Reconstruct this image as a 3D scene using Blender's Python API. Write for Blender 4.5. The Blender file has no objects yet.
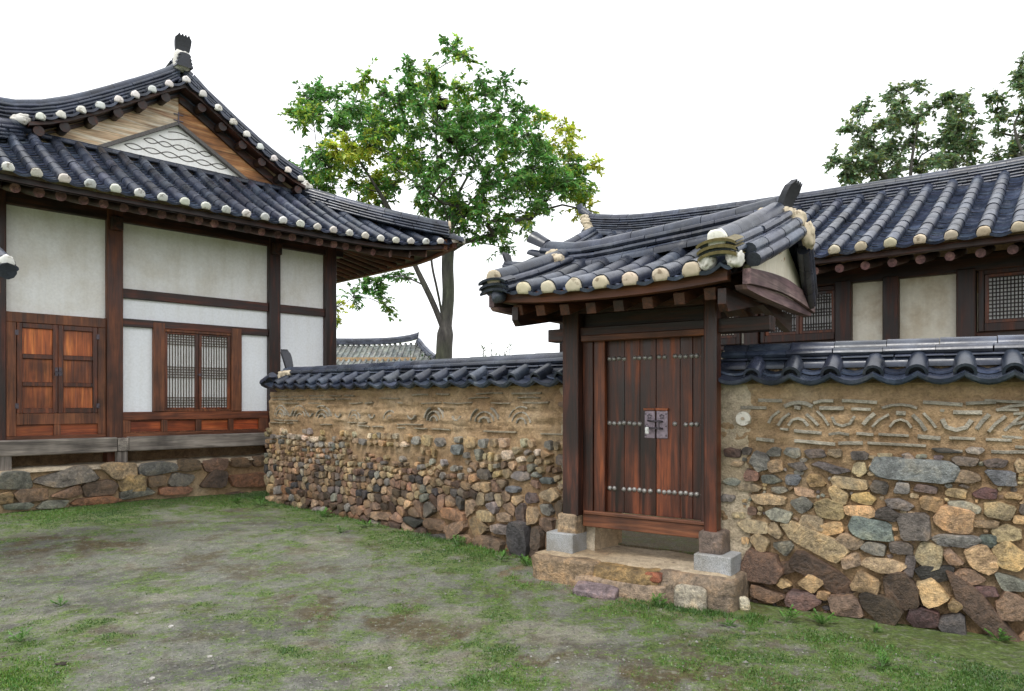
import bpy, bmesh, math, random
import numpy as np
from mathutils import Vector, noise as mnoise
from math import radians as R, sin, cos, pi

S = bpy.context.scene
COL = S.collection

# ------------------------------------------------------------------ camera
cam = bpy.data.cameras.new('camera'); cam_o = bpy.data.objects.new('camera', cam); COL.objects.link(cam_o)
cam_o.location = (0, 0, 1.6); cam_o.rotation_euler = (R(90), 0, 0)
cam.sensor_width = 36; cam.lens = 36*720/1024; cam.shift_y = 57.5/1024
cam.clip_start = .05; cam.clip_end = 1000
S.camera = cam_o
# ------------------------------------------------------------------ sky and sun (overcast, rain)
W = bpy.data.worlds.new('World'); S.world = W; W.use_nodes = True
nt = W.node_tree; nt.nodes.clear()
sky = nt.nodes.new('ShaderNodeTexSky'); sky.sky_type = 'NISHITA'; sky.sun_disc = False
SUN_EL, SUN_AZ = 58, 215
sky.sun_elevation = R(SUN_EL); sky.sun_rotation = R(SUN_AZ)
mx = nt.nodes.new('ShaderNodeMix'); mx.data_type = 'RGBA'; mx.inputs['Factor'].default_value = .93
nt.links.new(sky.outputs[0], mx.inputs[6]); mx.inputs[7].default_value = (10.6, 10.7, 10.9, 1)
bg = nt.nodes.new('ShaderNodeBackground'); bg.inputs[1].default_value = .1
wo = nt.nodes.new('ShaderNodeOutputWorld')
nt.links.new(mx.outputs[2], bg.inputs[0]); nt.links.new(bg.outputs[0], wo.inputs[0])
sun = bpy.data.lights.new('sun', 'SUN'); sun.energy = 1.4; sun.angle = R(14); sun.color = (1, .97, .92)
sun_o = bpy.data.objects.new('sun', sun); COL.objects.link(sun_o)
_d = Vector((sin(R(SUN_AZ))*cos(R(SUN_EL)), cos(R(SUN_AZ))*cos(R(SUN_EL)), sin(R(SUN_EL))))
sun_o.rotation_euler = _d.to_track_quat('Z', 'Y').to_euler()
S.view_settings.view_transform = 'Standard'; S.view_settings.look = 'None'
S.view_settings.exposure = .78; S.view_settings.gamma = 1
S.view_settings.use_curve_mapping = False
S.cycles.use_denoising = True; S.cycles.denoiser = 'OPENIMAGEDENOISE'
S.cycles.denoising_input_passes = 'RGB_ALBEDO_NORMAL'; S.cycles.denoising_prefilter = 'ACCURATE'
S.cycles.max_bounces = 6; S.cycles.diffuse_bounces = 2

# ------------------------------------------------------------------ materials
def newmat(name):
    m = bpy.data.materials.new(name); m.use_nodes = True
    t = m.node_tree; b = t.nodes['Principled BSDF']
    return m, t, b
def N(t, typ, **kw):
    n = t.nodes.new(typ)
    for k, v in kw.items():
        if k.startswith('i_'): n.inputs[k[2:]].default_value = v
        else: setattr(n, k, v)
    return n
def ramp(t, fac, stops):
    r = t.nodes.new('ShaderNodeValToRGB'); e = r.color_ramp.elements
    while len(e) < len(stops): e.new(.5)
    for i, (p, c) in enumerate(stops):
        e[i].position = p; e[i].color = (c[0], c[1], c[2], 1) if hasattr(c, '__len__') else (c, c, c, 1)
    t.links.new(fac, r.inputs[0]); return r.outputs[0]
def mul(t, a, b, f=1, mode='MULTIPLY'):
    m = N(t, 'ShaderNodeMix', data_type='RGBA', blend_type=mode); m.inputs['Factor'].default_value = f
    if hasattr(f, 'links') or hasattr(f, 'is_linked'): t.links.new(f, m.inputs['Factor'])
    t.links.new(a, m.inputs[6]); t.links.new(b, m.inputs[7]); return m.outputs[2]
def coords(t, scale=(1, 1, 1), rand=True):
    tc = N(t, 'ShaderNodeTexCoord'); oi = N(t, 'ShaderNodeObjectInfo')
    mp = N(t, 'ShaderNodeMapping'); mp.inputs['Scale'].default_value = scale
    if rand:
        a = N(t, 'ShaderNodeVectorMath', operation='SCALE'); a.inputs[0].default_value = (37, 17, 53)
        t.links.new(oi.outputs['Random'], a.inputs['Scale'])
        b = N(t, 'ShaderNodeVectorMath', operation='ADD')
        t.links.new(tc.outputs['Object'], b.inputs[0]); t.links.new(a.outputs[0], b.inputs[1])
        t.links.new(b.outputs[0], mp.inputs[0])
    else: t.links.new(tc.outputs['Object'], mp.inputs[0])
    return mp.outputs[0]
def noise(t, co, sc, det=5, rough=.6, dist=0):
    n = N(t, 'ShaderNodeTexNoise'); n.inputs['Scale'].default_value = sc; n.inputs['Detail'].default_value = det
    n.inputs['Roughness'].default_value = rough; n.inputs['Distortion'].default_value = dist
    t.links.new(co, n.inputs['Vector']); return n.outputs[0]
def colattr(t): return N(t, 'ShaderNodeAttribute', attribute_name='Col').outputs['Color']
def bump(t, b, h, st, d=.01):
    n = N(t, 'ShaderNodeBump'); n.inputs['Strength'].default_value = st; n.inputs['Distance'].default_value = d
    t.links.new(h, n.inputs['Height']); t.links.new(n.outputs[0], b.inputs['Normal'])

def m_wood(name, axis, dark, mid, light, rough=.5, fine=1., contrast=1.):
    m, t, b = newmat(name)
    s = [11, 11, 11]; s['xyz'.index(axis)] = .9
    co = coords(t, s)
    n1 = noise(t, co, 1.2, 6, .62, .6)
    s2 = [60, 60, 60]; s2['xyz'.index(axis)] = 2.5
    n2 = noise(t, coords(t, s2), 1, 3, .6)
    n3 = noise(t, coords(t, (1.6, 1.6, 1.6)), 1, 3, .6)
    c = ramp(t, n1, [(.3, dark), (.5, mid), (.68, light)])
    c = mul(t, c, ramp(t, n2, [(.3, .5), (.6, 1.12)]), .8*fine)
    c = mul(t, c, ramp(t, n3, [(.30, .30), (.64, 1.35)]), .95*contrast)
    s4 = [38, 38, 38]; s4['xyz'.index(axis)] = 1.1
    n4 = noise(t, coords(t, s4), 1, 4, .65, .3)
    c = mul(t, c, ramp(t, n4, [(.34, .25), (.42, 1)]), .75)
    gw = N(t, 'ShaderNodeMix', data_type='RGBA'); t.links.new(ramp(t, noise(t, coords(t, s2), .45, 5, .7), [(.58, 0), (.74, .42)]), gw.inputs['Factor']); t.links.new(c, gw.inputs[6]); gw.inputs[7].default_value = tuple(min(.5, (x+sum(mid)/3)*.9) for x in mid)+(1,); c = gw.outputs[2]
    c = mul(t, c, colattr(t))
    t.links.new(c, b.inputs['Base Color'])
    t.links.new(ramp(t, n1, [(.3, rough-.12), (.7, rough+.15)]), b.inputs['Roughness'])
    bump(t, b, n2, .35, .006)
    return m
M = {}
DK = ((.007, .003, .002), (.030, .0095, .006), (.105, .029, .013))
for ax in 'xyz':
    M['wood_'+ax] = m_wood('dark_wood_'+ax, ax, *DK)
    M['red_'+ax] = m_wood('door_wood_'+ax, ax, (.020, .006, .003), (.095, .024, .009), (.25, .066, .018), .42)
    M['orange_'+ax] = m_wood('panel_wood_'+ax, ax, (.12, .025, .007), (.34, .085, .02), (.55, .18, .05), .5)
    M['brown_'+ax] = m_wood('frame_wood_'+ax, ax, (.05, .015, .007), (.15, .048, .018), (.27, .10, .04), .55)
    M['grey_'+ax] = m_wood('weathered_wood_'+ax, ax, (.08, .065, .055), (.22, .19, .165), (.36, .32, .28), .7)
    M['purple_'+ax] = m_wood('faded_wood_'+ax, ax, (.06, .035, .04), (.15, .085, .09), (.25, .17, .16), .65)
M['gable_wood'] = m_wood('gable_wood', 'x', (.10, .04, .015), (.36, .15, .05), (.58, .36, .18), .6)
M['gable_pale'] = m_wood('pale_gable_wood', 'x', (.34, .15, .06), (.66, .50, .33), (.84, .78, .68), .6, 1., .55)

def m_tile():
    m, t, b = newmat('wet_roof_tile')
    co = coords(t, (1, 1, 1))
    n1 = noise(t, co, 3.1, 5, .65); n2 = noise(t, co, 22, 4, .7); n3 = noise(t, co, 90, 2, .6)
    c = ramp(t, n1, [(.3, (.011, .014, .023)), (.52, (.028, .035, .056)), (.72, (.075, .088, .12))])
    c = mul(t, c, ramp(t, n2, [(.3, .72), (.65, 1.15)]), .7)
    n4 = noise(t, co, 7, 7, .75, .5)
    wm = N(t, 'ShaderNodeMix', data_type='RGBA'); t.links.new(ramp(t, n4, [(.56, 0), (.72, .55)]), wm.inputs['Factor']); t.links.new(c, wm.inputs[6]); wm.inputs[7].default_value = (.15, .155, .165, 1); c = wm.outputs[2]
    c = mul(t, c, ramp(t, n3, [(.3, .7), (.65, 1.15)]), .7)
    c = mul(t, c, colattr(t))
    t.links.new(c, b.inputs['Base Color'])
    t.links.new(ramp(t, n4, [(.3, .18), (.7, .48)]), b.inputs['Roughness'])
    b.inputs['Specular IOR Level'].default_value = .48
    bump(t, b, n2, .12, .006)
    return m
M['tile'] = m_tile()
def m_oldtile():
    m, t, b = newmat('pale_old_tile')
    co = coords(t, (1, 1, 1)); n1 = noise(t, co, 1.2, 6, .7); n2 = noise(t, co, 9, 4, .7)
    c = ramp(t, n1, [(.3, (.06, .065, .065)), (.5, (.13, .14, .13)), (.7, (.24, .25, .22))])
    c = mul(t, c, ramp(t, n2, [(.3, .6), (.65, 1.2)]), .8); c = mul(t, c, colattr(t))
    t.links.new(c, b.inputs['Base Color']); b.inputs['Roughness'].default_value = .6
    return m
M['oldtile'] = m_oldtile()
def m_plaster(name, base, dirt, amt, rough=.85, sc=2.0, bsc=30):
    m, t, b = newmat(name)
    co = coords(t, (1, 1, 1))
    n1 = noise(t, co, sc, 6, .6); n2 = noise(t, coords(t, (9, 9, .8)), 1, 4, .6); n3 = noise(t, co, bsc, 4, .6)
    c = ramp(t, n1, [(.35, dirt), (.35+.35*(1.01-amt), base)])
    c = mul(t, c, ramp(t, n2, [(.3, (.80, .77, .70)), (.55, (1, 1, 1))]), .5*amt+.1)
    c = mul(t, c, ramp(t, n3, [(.3, .86), (.7, 1.06)]), .6); c = mul(t, c, colattr(t))
    t.links.new(c, b.inputs['Base Color']); b.inputs['Roughness'].default_value = rough
    bump(t, b, n3, .25, .006)
    return m
M['plaster_up'] = m_plaster('aged_plaster', (.86, .855, .845), (.76, .735, .69), .40)
M['plaster_low'] = m_plaster('white_paper_plaster', (.88, .91, .96), (.85, .87, .90), .2)
M['plaster_tan'] = m_plaster('tan_stained_plaster', (.78, .74, .64), (.58, .50, .38), .5)
M['gable_plaster'] = m_plaster('gable_plaster', (.92, .92, .92), (.86, .85, .82), .2)
M['lime'] = m_plaster('lime_plug', (.66, .64, .60), (.30, .27, .23), .75, .85, 14, 45)
M['lime_tan'] = m_plaster('tan_lime_plug', (.50, .43, .32), (.24, .19, .13), .75, .85, 14, 45)
M['stain_plaster'] = m_plaster('rust_stained_plaster', (.72, .66, .55), (.36, .17, .06), .95, .85, 5)
M['paper'] = m_plaster('window_paper', (.94, .94, .94), (.88, .88, .87), .2)

def m_mud(name, a, bcol, c3):
    m, t, b = newmat(name)
    co = coords(t, (1, 1, 1), False)
    n1 = noise(t, co, 1.3, 5, .6); n2 = noise(t, co, 14, 6, .7); n3 = noise(t, co, 60, 4, .7)
    c = ramp(t, n1, [(.32, a), (.52, bcol), (.7, c3)])
    c = mul(t, c, ramp(t, n2, [(.28, .5), (.62, 1.15)]), .85)
    c = mul(t, c, ramp(t, n3, [(.3, .62), (.62, 1.12)]), .7); c = mul(t, c, colattr(t))
    t.links.new(c, b.inputs['Base Color']); b.inputs['Roughness'].default_value = .85
    h = mul(t, n2, n3, .5, 'ADD'); bump(t, b, h, 1.0, .035)
    return m
M['mud'] = m_mud('earth_wall', (.28, .17, .085), (.40, .275, .155), (.48, .37, .245))
M['mortar'] = m_mud('sandy_mortar', (.42, .32, .20), (.52, .43, .31), (.60, .52, .40))
M['claytile'] = m_mud('embedded_tile', (.26, .23, .18), (.38, .345, .28), (.50, .46, .39))
def m_stone(name, rough=.5, b1=1.):
    m, t, b = newmat(name)
    co = coords(t, (1, 1, 1), False)
    n1 = noise(t, co, 6, 6, .65, .4); n2 = noise(t, co, 28, 6, .7); n3 = noise(t, co, 110, 3, .7)
    c = mul(t, colattr(t), ramp(t, n1, [(.30, (.34, .32, .32)), (.5, (1, 1, 1)), (.70, (1.7, 1.5, 1.25))]), .95)
    c = mul(t, c, ramp(t, n2, [(.32, .40), (.60, 1.25)]), .9)
    c = mul(t, c, ramp(t, n3, [(.32, .6), (.62, 1.2)]), .85)
    t.links.new(c, b.inputs['Base Color'])
    t.links.new(ramp(t, n2, [(.3, rough-.14), (.7, rough+.2)]), b.inputs['Roughness'])
    h = mul(t, n1, n2, .5, 'ADD'); h = mul(t, h, n3, .2, 'ADD'); bump(t, b, h, 1.0*b1, .035)
    return m
M['stone'] = m_stone('field_stone')
def m_granite():
    m, t, b = newmat('granite')
    co = coords(t, (1, 1, 1)); n1 = noise(t, co, 4, 5, .6); n2 = noise(t, co, 160, 2, .8)
    c = ramp(t, n2, [(.3, (.12, .12, .13)), (.5, (.30, .31, .32)), (.7, (.46, .47, .48))])
    c = mul(t, c, ramp(t, n1, [(.3, (.62, .56, .46)), (.6, (1, 1, 1))]), .9); c = mul(t, c, colattr(t))
    t.links.new(c, b.inputs['Base Color']); b.inputs['Roughness'].default_value = .7
    bump(t, b, n2, .3, .004); return m
M['granite'] = m_granite()
def m_plain(name, c, rough=.5, metal=0, attr=False):
    m, t, b = newmat(name)
    co = coords(t); n = noise(t, co, 40, 4, .6)
    cr = ramp(t, n, [(.3, [x*.65 for x in c]), (.7, [min(1, x*1.25) for x in c])])
    if attr: cr = mul(t, cr, colattr(t))
    t.links.new(cr, b.inputs['Base Color'])
    b.inputs['Roughness'].default_value = rough; b.inputs['Metallic'].default_value = metal
    return m
M['iron'] = m_plain('old_iron', (.10, .085, .10), .45, .7)
M['plate'] = m_plain('iron_plate', (.27, .215, .255), .5, .3)
M['dark'] = m_plain('dark_hollow', (.010, .009, .010), .8)
M['lattice'] = m_plain('lattice_wood', (.065, .04, .025), .55)
M['lattice_d'] = m_plain('dark_lattice_wood', (.022, .013, .010), .55)
M['white'] = m_plain('white_enamel', (.72, .72, .70), .4)
M['line'] = m_plain('gable_line', (.13, .12, .115), .7)
M['orn'] = m_plain('black_end_tile', (.026, .028, .036), .55)
M['gravel'] = m_plain('grit', (.9, .9, .9), .7, 0, True)
M['nest'] = m_plain('nest_twigs', (.03, .022, .016), .9)
def m_bark():
    m, t, b = newmat('bark'); co = coords(t, (6, 6, 1.5)); n = noise(t, co, 1.5, 6, .7); n2 = noise(t, coords(t), .9, 3)
    c = ramp(t, n, [(.3, (.028, .026, .026)), (.55, (.085, .078, .07)), (.75, (.14, .13, .115))])
    c = mul(t, c, ramp(t, n2, [(.4, (1, 1, 1)), (.6, (.75, .95, .6))]), .8)
    t.links.new(c, b.inputs['Base Color']); b.inputs['Roughness'].default_value = .8
    bump(t, b, n, .8, .04); return m
M['bark'] = m_bark()
def m_leaf(name, tr=.45):
    m, t, b = newmat(name)
    c = colattr(t); t.links.new(c, b.inputs['Base Color']); b.inputs['Roughness'].default_value = .45
    tl = N(t, 'ShaderNodeBsdfTranslucent'); ms = N(t, 'ShaderNodeMixShader'); ms.inputs[0].default_value = tr
    t.links.new(c, tl.inputs[0]); t.links.new(b.outputs[0], ms.inputs[1]); t.links.new(tl.outputs[0], ms.inputs[2])
    t.links.new(ms.outputs[0], t.nodes['Material Output'].inputs[0]); return m
M['leaf'] = m_leaf('leaf'); M['grass'] = m_leaf('grass_blade', .25)
def m_ground():
    m, t, b = newmat('courtyard_soil')
    co = coords(t, (1, 1, 1), False)
    n2 = noise(t, co, 9, 6, .7); n3 = noise(t, co, 55, 5, .75); n4 = noise(t, co, 210, 2, .8)
    at = N(t, 'ShaderNodeAttribute', attribute_name='Col'); c = at.outputs['Color']
    nm = noise(t, co, 4.5, 8, .72, .3); nf = noise(t, co, 26, 6, .75)
    def ma(op, a, b):
        n = N(t, 'ShaderNodeMath', operation=op)
        for i, q in enumerate((a, b)):
            if hasattr(q, 'links'): t.links.new(q, n.inputs[i])
            else: n.inputs[i].default_value = q
        return n.outputs[0]
    k = ma('ADD', ma('ADD', at.outputs['Alpha'], ma('MULTIPLY', ma('SUBTRACT', nm, .5), 1.7)), ma('MULTIPLY', ma('SUBTRACT', nf, .5), 2.1))
    kf = ramp(t, k, [(.24, 0), (.66, 1)])
    gr = ramp(t, nf, [(.3, (.045, .078, .014)), (.5, (.098, .158, .030)), (.7, (.19, .26, .065))])
    mxg = N(t, 'ShaderNodeMix', data_type='RGBA'); t.links.new(ma('MULTIPLY', kf, .85), mxg.inputs['Factor']); t.links.new(c, mxg.inputs[6]); t.links.new(gr, mxg.inputs[7]); c = mxg.outputs[2]
    kb = ramp(t, noise(t, co, 2.6, 9, .72, .4), [(.53, 0), (.66, .62)])
    mxb = N(t, 'ShaderNodeMix', data_type='RGBA'); t.links.new(kb, mxb.inputs['Factor']); t.links.new(c, mxb.inputs[6]); mxb.inputs[7].default_value = (.082, .068, .026, 1); c = mxb.outputs[2]
    ks = ramp(t, noise(t, co, 17, 5, .7), [(.52, 0), (.66, .7)])
    mxs = N(t, 'ShaderNodeMix', data_type='RGBA'); t.links.new(ks, mxs.inputs['Factor']); t.links.new(c, mxs.inputs[6]); mxs.inputs[7].default_value = (.25, .25, .195, 1); c = mxs.outputs[2]
    c = mul(t, c, ramp(t, n2, [(.3, .62), (.65, 1.2)]), .9)
    c = mul(t, c, ramp(t, n3, [(.3, .5), (.62, 1.3)]), .9)
    c = mul(t, c, ramp(t, n4, [(.28, .5), (.5, 1), (.72, 1.6)]), .75)
    t.links.new(c, b.inputs['Base Color'])
    t.links.new(ramp(t, n2, [(.35, .45), (.65, .85)]), b.inputs['Roughness'])
    b.inputs['Specular IOR Level'].default_value = .3
    h = mul(t, n3, n4, .6, 'ADD'); bump(t, b, h, .9, .02); return m
M['ground'] = m_ground()

# ------------------------------------------------------------------ object helpers
class MB:
    def __init__(s): s.v = []; s.f = []; s.c = []; s.col = (1, 1, 1)
    def add(s, vs, fs, col=None):
        o = len(s.v); col = col or s.col
        s.v += [tuple(v) for v in vs]; s.c += [col]*len(vs) if not isinstance(col, list) else col
        s.f += [tuple(i+o for i in f) for f in fs]
    def box(s, x0, x1, y0, y1, z0, z1, col=None):
        s.add([(x, y, z) for z in (z0, z1) for y in (y0, y1) for x in (x0, x1)],
              [(0, 2, 3, 1), (4, 5, 7, 6), (0, 1, 5, 4), (2, 6, 7, 3), (0, 4, 6, 2), (1, 3, 7, 5)], col)
    def beam(s, a, b, w, h, col=None):        # box along a->b, w sideways, h in the vertical plane
        a = Vector(a); b = Vector(b); d = (b-a).normalized()
        sd = d.cross(Vector((0, 0, 1)));
        sd = sd.normalized() if sd.length > 1e-4 else Vector((1, 0, 0)); up = sd.cross(d)
        vs = [p+sd*(i*w/2)+up*(j*h/2) for p in (a, b) for i, j in ((-1, -1), (1, -1), (1, 1), (-1, 1))]
        s.add(vs, [(0, 1, 2, 3), (7, 6, 5, 4), (0, 4, 5, 1), (1, 5, 6, 2), (2, 6, 7, 3), (3, 7, 4, 0)], col)
    def tube(s, pts, rad, n=8, col=None, endcol=None, cap=True):
        pts = [Vector(p) for p in pts]; k = len(pts)
        if not hasattr(rad, '__len__'): rad = [rad]*k
        vs = []; ref = None
        for i, p in enumerate(pts):
            d = (pts[min(i+1, k-1)]-pts[max(i-1, 0)]).normalized()
            if ref is None:
                ref = d.orthogonal().normalized()
            ref = (ref-d*ref.dot(d)).normalized(); bb = d.cross(ref)
            vs += [p+ref*(rad[i]*cos(2*pi*j/n))+bb*(rad[i]*sin(2*pi*j/n)) for j in range(n)]
        fs = [(i*n+j, i*n+(j+1) % n, (i+1)*n+(j+1) % n, (i+1)*n+j) for i in range(k-1) for j in range(n)]
        s.add(vs, fs, col)
        if cap:
            s.add(vs[:n], [tuple(reversed(range(n)))], endcol or col); s.add(vs[-n:], [tuple(range(n))], endcol or col)
    def prism(s, poly, axis, a, b, col=None):   # polygon (2d) extruded along axis between a and b
        n = len(poly)
        f = {'x': lambda p, w: (w, p[0], p[1]), 'y': lambda p, w: (p[0], w, p[1]), 'z': lambda p, w: (p[0], p[1], w)}[axis]
        vs = [f(p, a) for p in poly]+[f(p, b) for p in poly]
        s.add(vs, [tuple(range(n)), tuple(reversed(range(n, 2*n)))]+[(i, i+n, (i+1) % n+n, (i+1) % n) for i in range(n)], col)
def obj(name, mb, mat, parent=None, smooth=False, bev=0, fixn=False):
    me = bpy.data.meshes.new(name); me.from_pydata(mb.v, [], mb.f)
    a = me.color_attributes.new('Col', 'FLOAT_COLOR', 'POINT')
    arr = np.ones((len(mb.v), 4), np.float32)
    if mb.c:
        ca_ = np.array(mb.c, np.float32); arr[:, :ca_.shape[1]] = ca_
    a.data.foreach_set('color', arr.ravel())
    if bev or fixn:
        bm = bmesh.new(); bm.from_mesh(me)
        bmesh.ops.recalc_face_normals(bm, faces=bm.faces)
        if bev: bmesh.ops.bevel(bm, geom=list(bm.edges), offset=bev, segments=1, affect='EDGES', profile=.5)
        bm.to_mesh(me); bm.free()
    if smooth: me.polygons.foreach_set('use_smooth', [True]*len(me.polygons))
    me.materials.append(M[mat] if isinstance(mat, str) else mat)
    me.update()
    o = bpy.data.objects.new(name, me); COL.objects.link(o)
    if parent: o.parent = parent
    return o
def smooth_angle(o, ang=40):
    me = o.data; me.polygons.foreach_set('use_smooth', [True]*len(me.polygons))
    try: me.set_sharp_from_angle(angle=R(ang))
    except Exception: pass
def tag(o, label, cat, group=None, kind=None):
    if label: o['label'] = label
    if cat: o['category'] = cat
    if group: o['group'] = group
    if kind: o['kind'] = kind
    return o
def thing(name, label, cat, loc=(0, 0, 0), rz=0, group=None):
    o = bpy.data.objects.new(name, None); COL.objects.link(o); o.empty_display_size = .2
    o.location = loc; o.rotation_euler = (0, 0, rz)
    return tag(o, label, cat, group)
def structure(o): o['kind'] = 'structure'; return o
def bx(name, mat, parent, x0, x1, y0, y1, z0, z1, bev=.006, col=None):
    mb = MB(); mb.box(x0, x1, y0, y1, z0, z1, col); return obj(name, mb, mat, parent, bev=bev)
def lerp(a, b, w): return a+(b-a)*w
def interp(x, xs, ys): return float(np.interp(x, xs, ys))
def nz(x, y, z, sc=1.): return mnoise.noise(Vector((x*sc, y*sc, z*sc)))
def fb(x, y, z, sc=1., o=4): return mnoise.fractal(Vector((x*sc, y*sc, z*sc)), .6, 2., o)

def tint(r, a=.34, hue=.07):
    k = 1+r.uniform(-a, a); return (k*(1+r.uniform(-hue, hue)), k, k*(1+r.uniform(-hue, hue)))
# ------------------------------------------------------------------ giwa tiles
def half_piece(mb, p0, p1, sd, r0, r1, col, k=10, a0=-15, hollow=False, up=None, flat=1.):
    p0 = Vector(p0); p1 = Vector(p1); sd = Vector(sd); d = (p1-p0).normalized()
    n = up or sd.cross(d).normalized()
    if n.z < 0: n = -n
    an = [R(a0+(180-2*a0)*i/k) for i in range(k+1)]
    vs = [p+sd*(r*cos(a))+n*(r*flat*sin(a)) for p, r in ((p0, r0), (p1, r1)) for a in an]
    m = k+1
    fs = [(i, i+1, m+i+1, m+i) for i in range(k)]
    mb.add(vs, fs, col)
    if hollow:
        ri = r0*.72
        rim = [p0-d*.004+sd*(ri*cos(a))+n*(ri*flat*sin(a)) for a in an]
        mb.add(vs[:m]+rim, [(i, m+i, m+i+1, i+1) for i in range(k)], col)
        c2 = [x+d*.03 for x in rim]
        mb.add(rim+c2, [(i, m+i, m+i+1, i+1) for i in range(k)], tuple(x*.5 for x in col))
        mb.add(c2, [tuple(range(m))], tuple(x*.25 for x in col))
    else:
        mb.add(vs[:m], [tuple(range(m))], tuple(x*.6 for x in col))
    mb.add(vs[m:], [tuple(reversed(range(m)))], col)
def dome_cap(p, d, sd, n, r, parent, mat, rng, name='plaster_cap'):
    mb = MB(); d = Vector(d); p = Vector(p)-d*.022; sd = Vector(sd); n = Vector(n)
    an = [R(-35+250*i/10) for i in range(11)]
    rings = []
    for rr, off in ((.98, .03), (1.0, -.006), (.82, -.014), (.4, -.016)):
        rings.append([p+d*off+(sd*cos(a)+n*sin(a))*(r*rr*(1+rng.uniform(-.09, .09))) for a in an])
    vs = sum(rings, []); fs = [(k*11+i, k*11+i+1, (k+1)*11+i+1, (k+1)*11+i) for k in range(3) for i in range(10)]
    fs.append(tuple(range(33, 44)))
    fs += [(k*11+10, k*11, (k+1)*11, (k+1)*11+10) for k in range(3)]
    mb.add(vs, fs, tint(rng, .15))
    return obj(name, mb, mat, parent, smooth=True, fixn=True)
def tile_rows(mb, ts, surf, smax, rng, r=.072, L=.28, ex=.11, dip=.055, hollow=False, th=.028, caps=None, lip2=False, covers=True):
    """cover tiles along each t, concave tiles between; surf(t,s) -> (x,y,z)"""
    def P(t, s): return Vector(surf(t, s))
    for t in (ts if covers else []):
        sm = smax(t)
        if sm < .05: continue
        sd = (P(t+.01, .02)-P(t-.01, .02)); sd.normalize()
        s = 0; first = True
        while s < sm:
            e = min(s+L*rng.uniform(.96, 1.04), sm+.02)
            p0 = P(t, s)+sd*rng.uniform(-.004, .004); p1 = P(t, e+.015)
            rr = r*rng.uniform(.97, 1.03)
            half_piece(mb, p0, p1, sd, rr, rr*.93, tint(rng), hollow=hollow and first)
            if first and caps is not None: caps.append((p0, (p1-p0).normalized(), sd, rr))
            first = False; s = e
    for i in range(len(ts)-1):
        ta, tb = ts[i], ts[i+1]; sm = max(smax(ta), smax(tb))
        sm = min(sm, min(smax(ta), smax(tb))+.25)
        if sm < .05: continue
        s = -.03; K = 6; first = True
        while s < sm:
            e = min(s+ex*rng.uniform(.92, 1.08), sm)
            a0, b0, a1, b1 = P(ta, s), P(tb, s), P(ta, e), P(tb, e)
            up = (b0-a0).cross(a1-a0).normalized()
            if up.z < 0: up = -up
            c = tint(rng, .25); lift = .020+rng.uniform(0, .009)
            w = [.10+.80*j/K for j in range(K+1)] if first and caps is not None else [j/K for j in range(K+1)]
            lo = [a0.lerp(b0, x)+up*(lift-dip*sin(pi*x)) for x in w]
            hi = [a1.lerp(b1, x)+up*(-dip*sin(pi*x)) for x in w]
            t_ = th if first else .02
            dn = [p-up*t_ for p in lo]
            m = K+1
            mb.add(lo+hi+dn, [(j, j+1, m+j+1, m+j) for j in range(K)]+[], c)
            edge = tuple(x*(3.6 if not first else 1.3) for x in c); mb.add(lo+dn, [(m+j, m+j+1, j+1, j) for j in range(K)], edge)  # riser faces painted lighter, standing in for sky glints on the tile lips
            if first:
                ins = (a1-a0).normalized()
                bk = [p+ins*.2 for p in dn]
                mb.add(dn+bk, [(j+1, j, m+j, m+j+1) for j in range(K)], tuple(x*.6 for x in c))
                if lip2:
                    l2 = [p+ins*.025 for p in dn]; d2 = [p-up*.024 for p in l2]; b2 = [p+ins*.2 for p in d2]
                    mb.add(l2+d2+b2, [(m+j, m+j+1, j+1, j) for j in range(K)]+[(2*m+j, 2*m+j+1, m+j+1, m+j) for j in range(K)], c)
            first = False; s = e
def rounded(w, h, b=.012):
    return [(-w, 0), (-w-b, h*.35), (-w-b*.6, h*.75), (-w+b*.5, h*.97), (w-b*.5, h*.97), (w+b*.6, h*.75), (w+b, h*.35), (w, 0)]
def sweep_piece(mb, p0, p1, prof, col, up=Vector((0, 0, 1))):
    p0 = Vector(p0); p1 = Vector(p1); d = (p1-p0).normalized(); sd = d.cross(up).normalized(); u = sd.cross(d)
    n = len(prof)
    vs = [p+sd*a+u*b for p in (p0, p1) for a, b in prof]
    mb.add(vs, [(i, n+i, n+(i+1) % n, (i+1) % n) for i in range(n)]+[tuple(range(n)), tuple(reversed(range(n, 2*n)))], col)
def along(pts):
    pts = [Vector(p) for p in pts]; L = [0]
    for a, b in zip(pts, pts[1:]): L.append(L[-1]+(b-a).length)
    def f(s):
        s = max(0, min(L[-1], s))
        for i in range(len(L)-1):
            if s <= L[i+1]+1e-9: return pts[i].lerp(pts[i+1], (s-L[i])/max(1e-9, L[i+1]-L[i]))
        return pts[-1]
    return f, L[-1]
def smooth_path(pts, n=24):
    pts = np.array(pts, float); t = np.arange(len(pts)); q = np.linspace(0, len(pts)-1, n)
    out = []
    for x in q:                       # catmull-rom
        i = min(int(x), len(pts)-2); f_ = x-i
        p0, p1, p2, p3 = pts[max(i-1, 0)], pts[i], pts[i+1], pts[min(i+2, len(pts)-1)]
        out.append(tuple(.5*((2*p1)+(-p0+p2)*f_+(2*p0-5*p1+4*p2-p3)*f_**2+(-p0+3*p1-3*p2+p3)*f_**3)))
    return out
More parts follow.
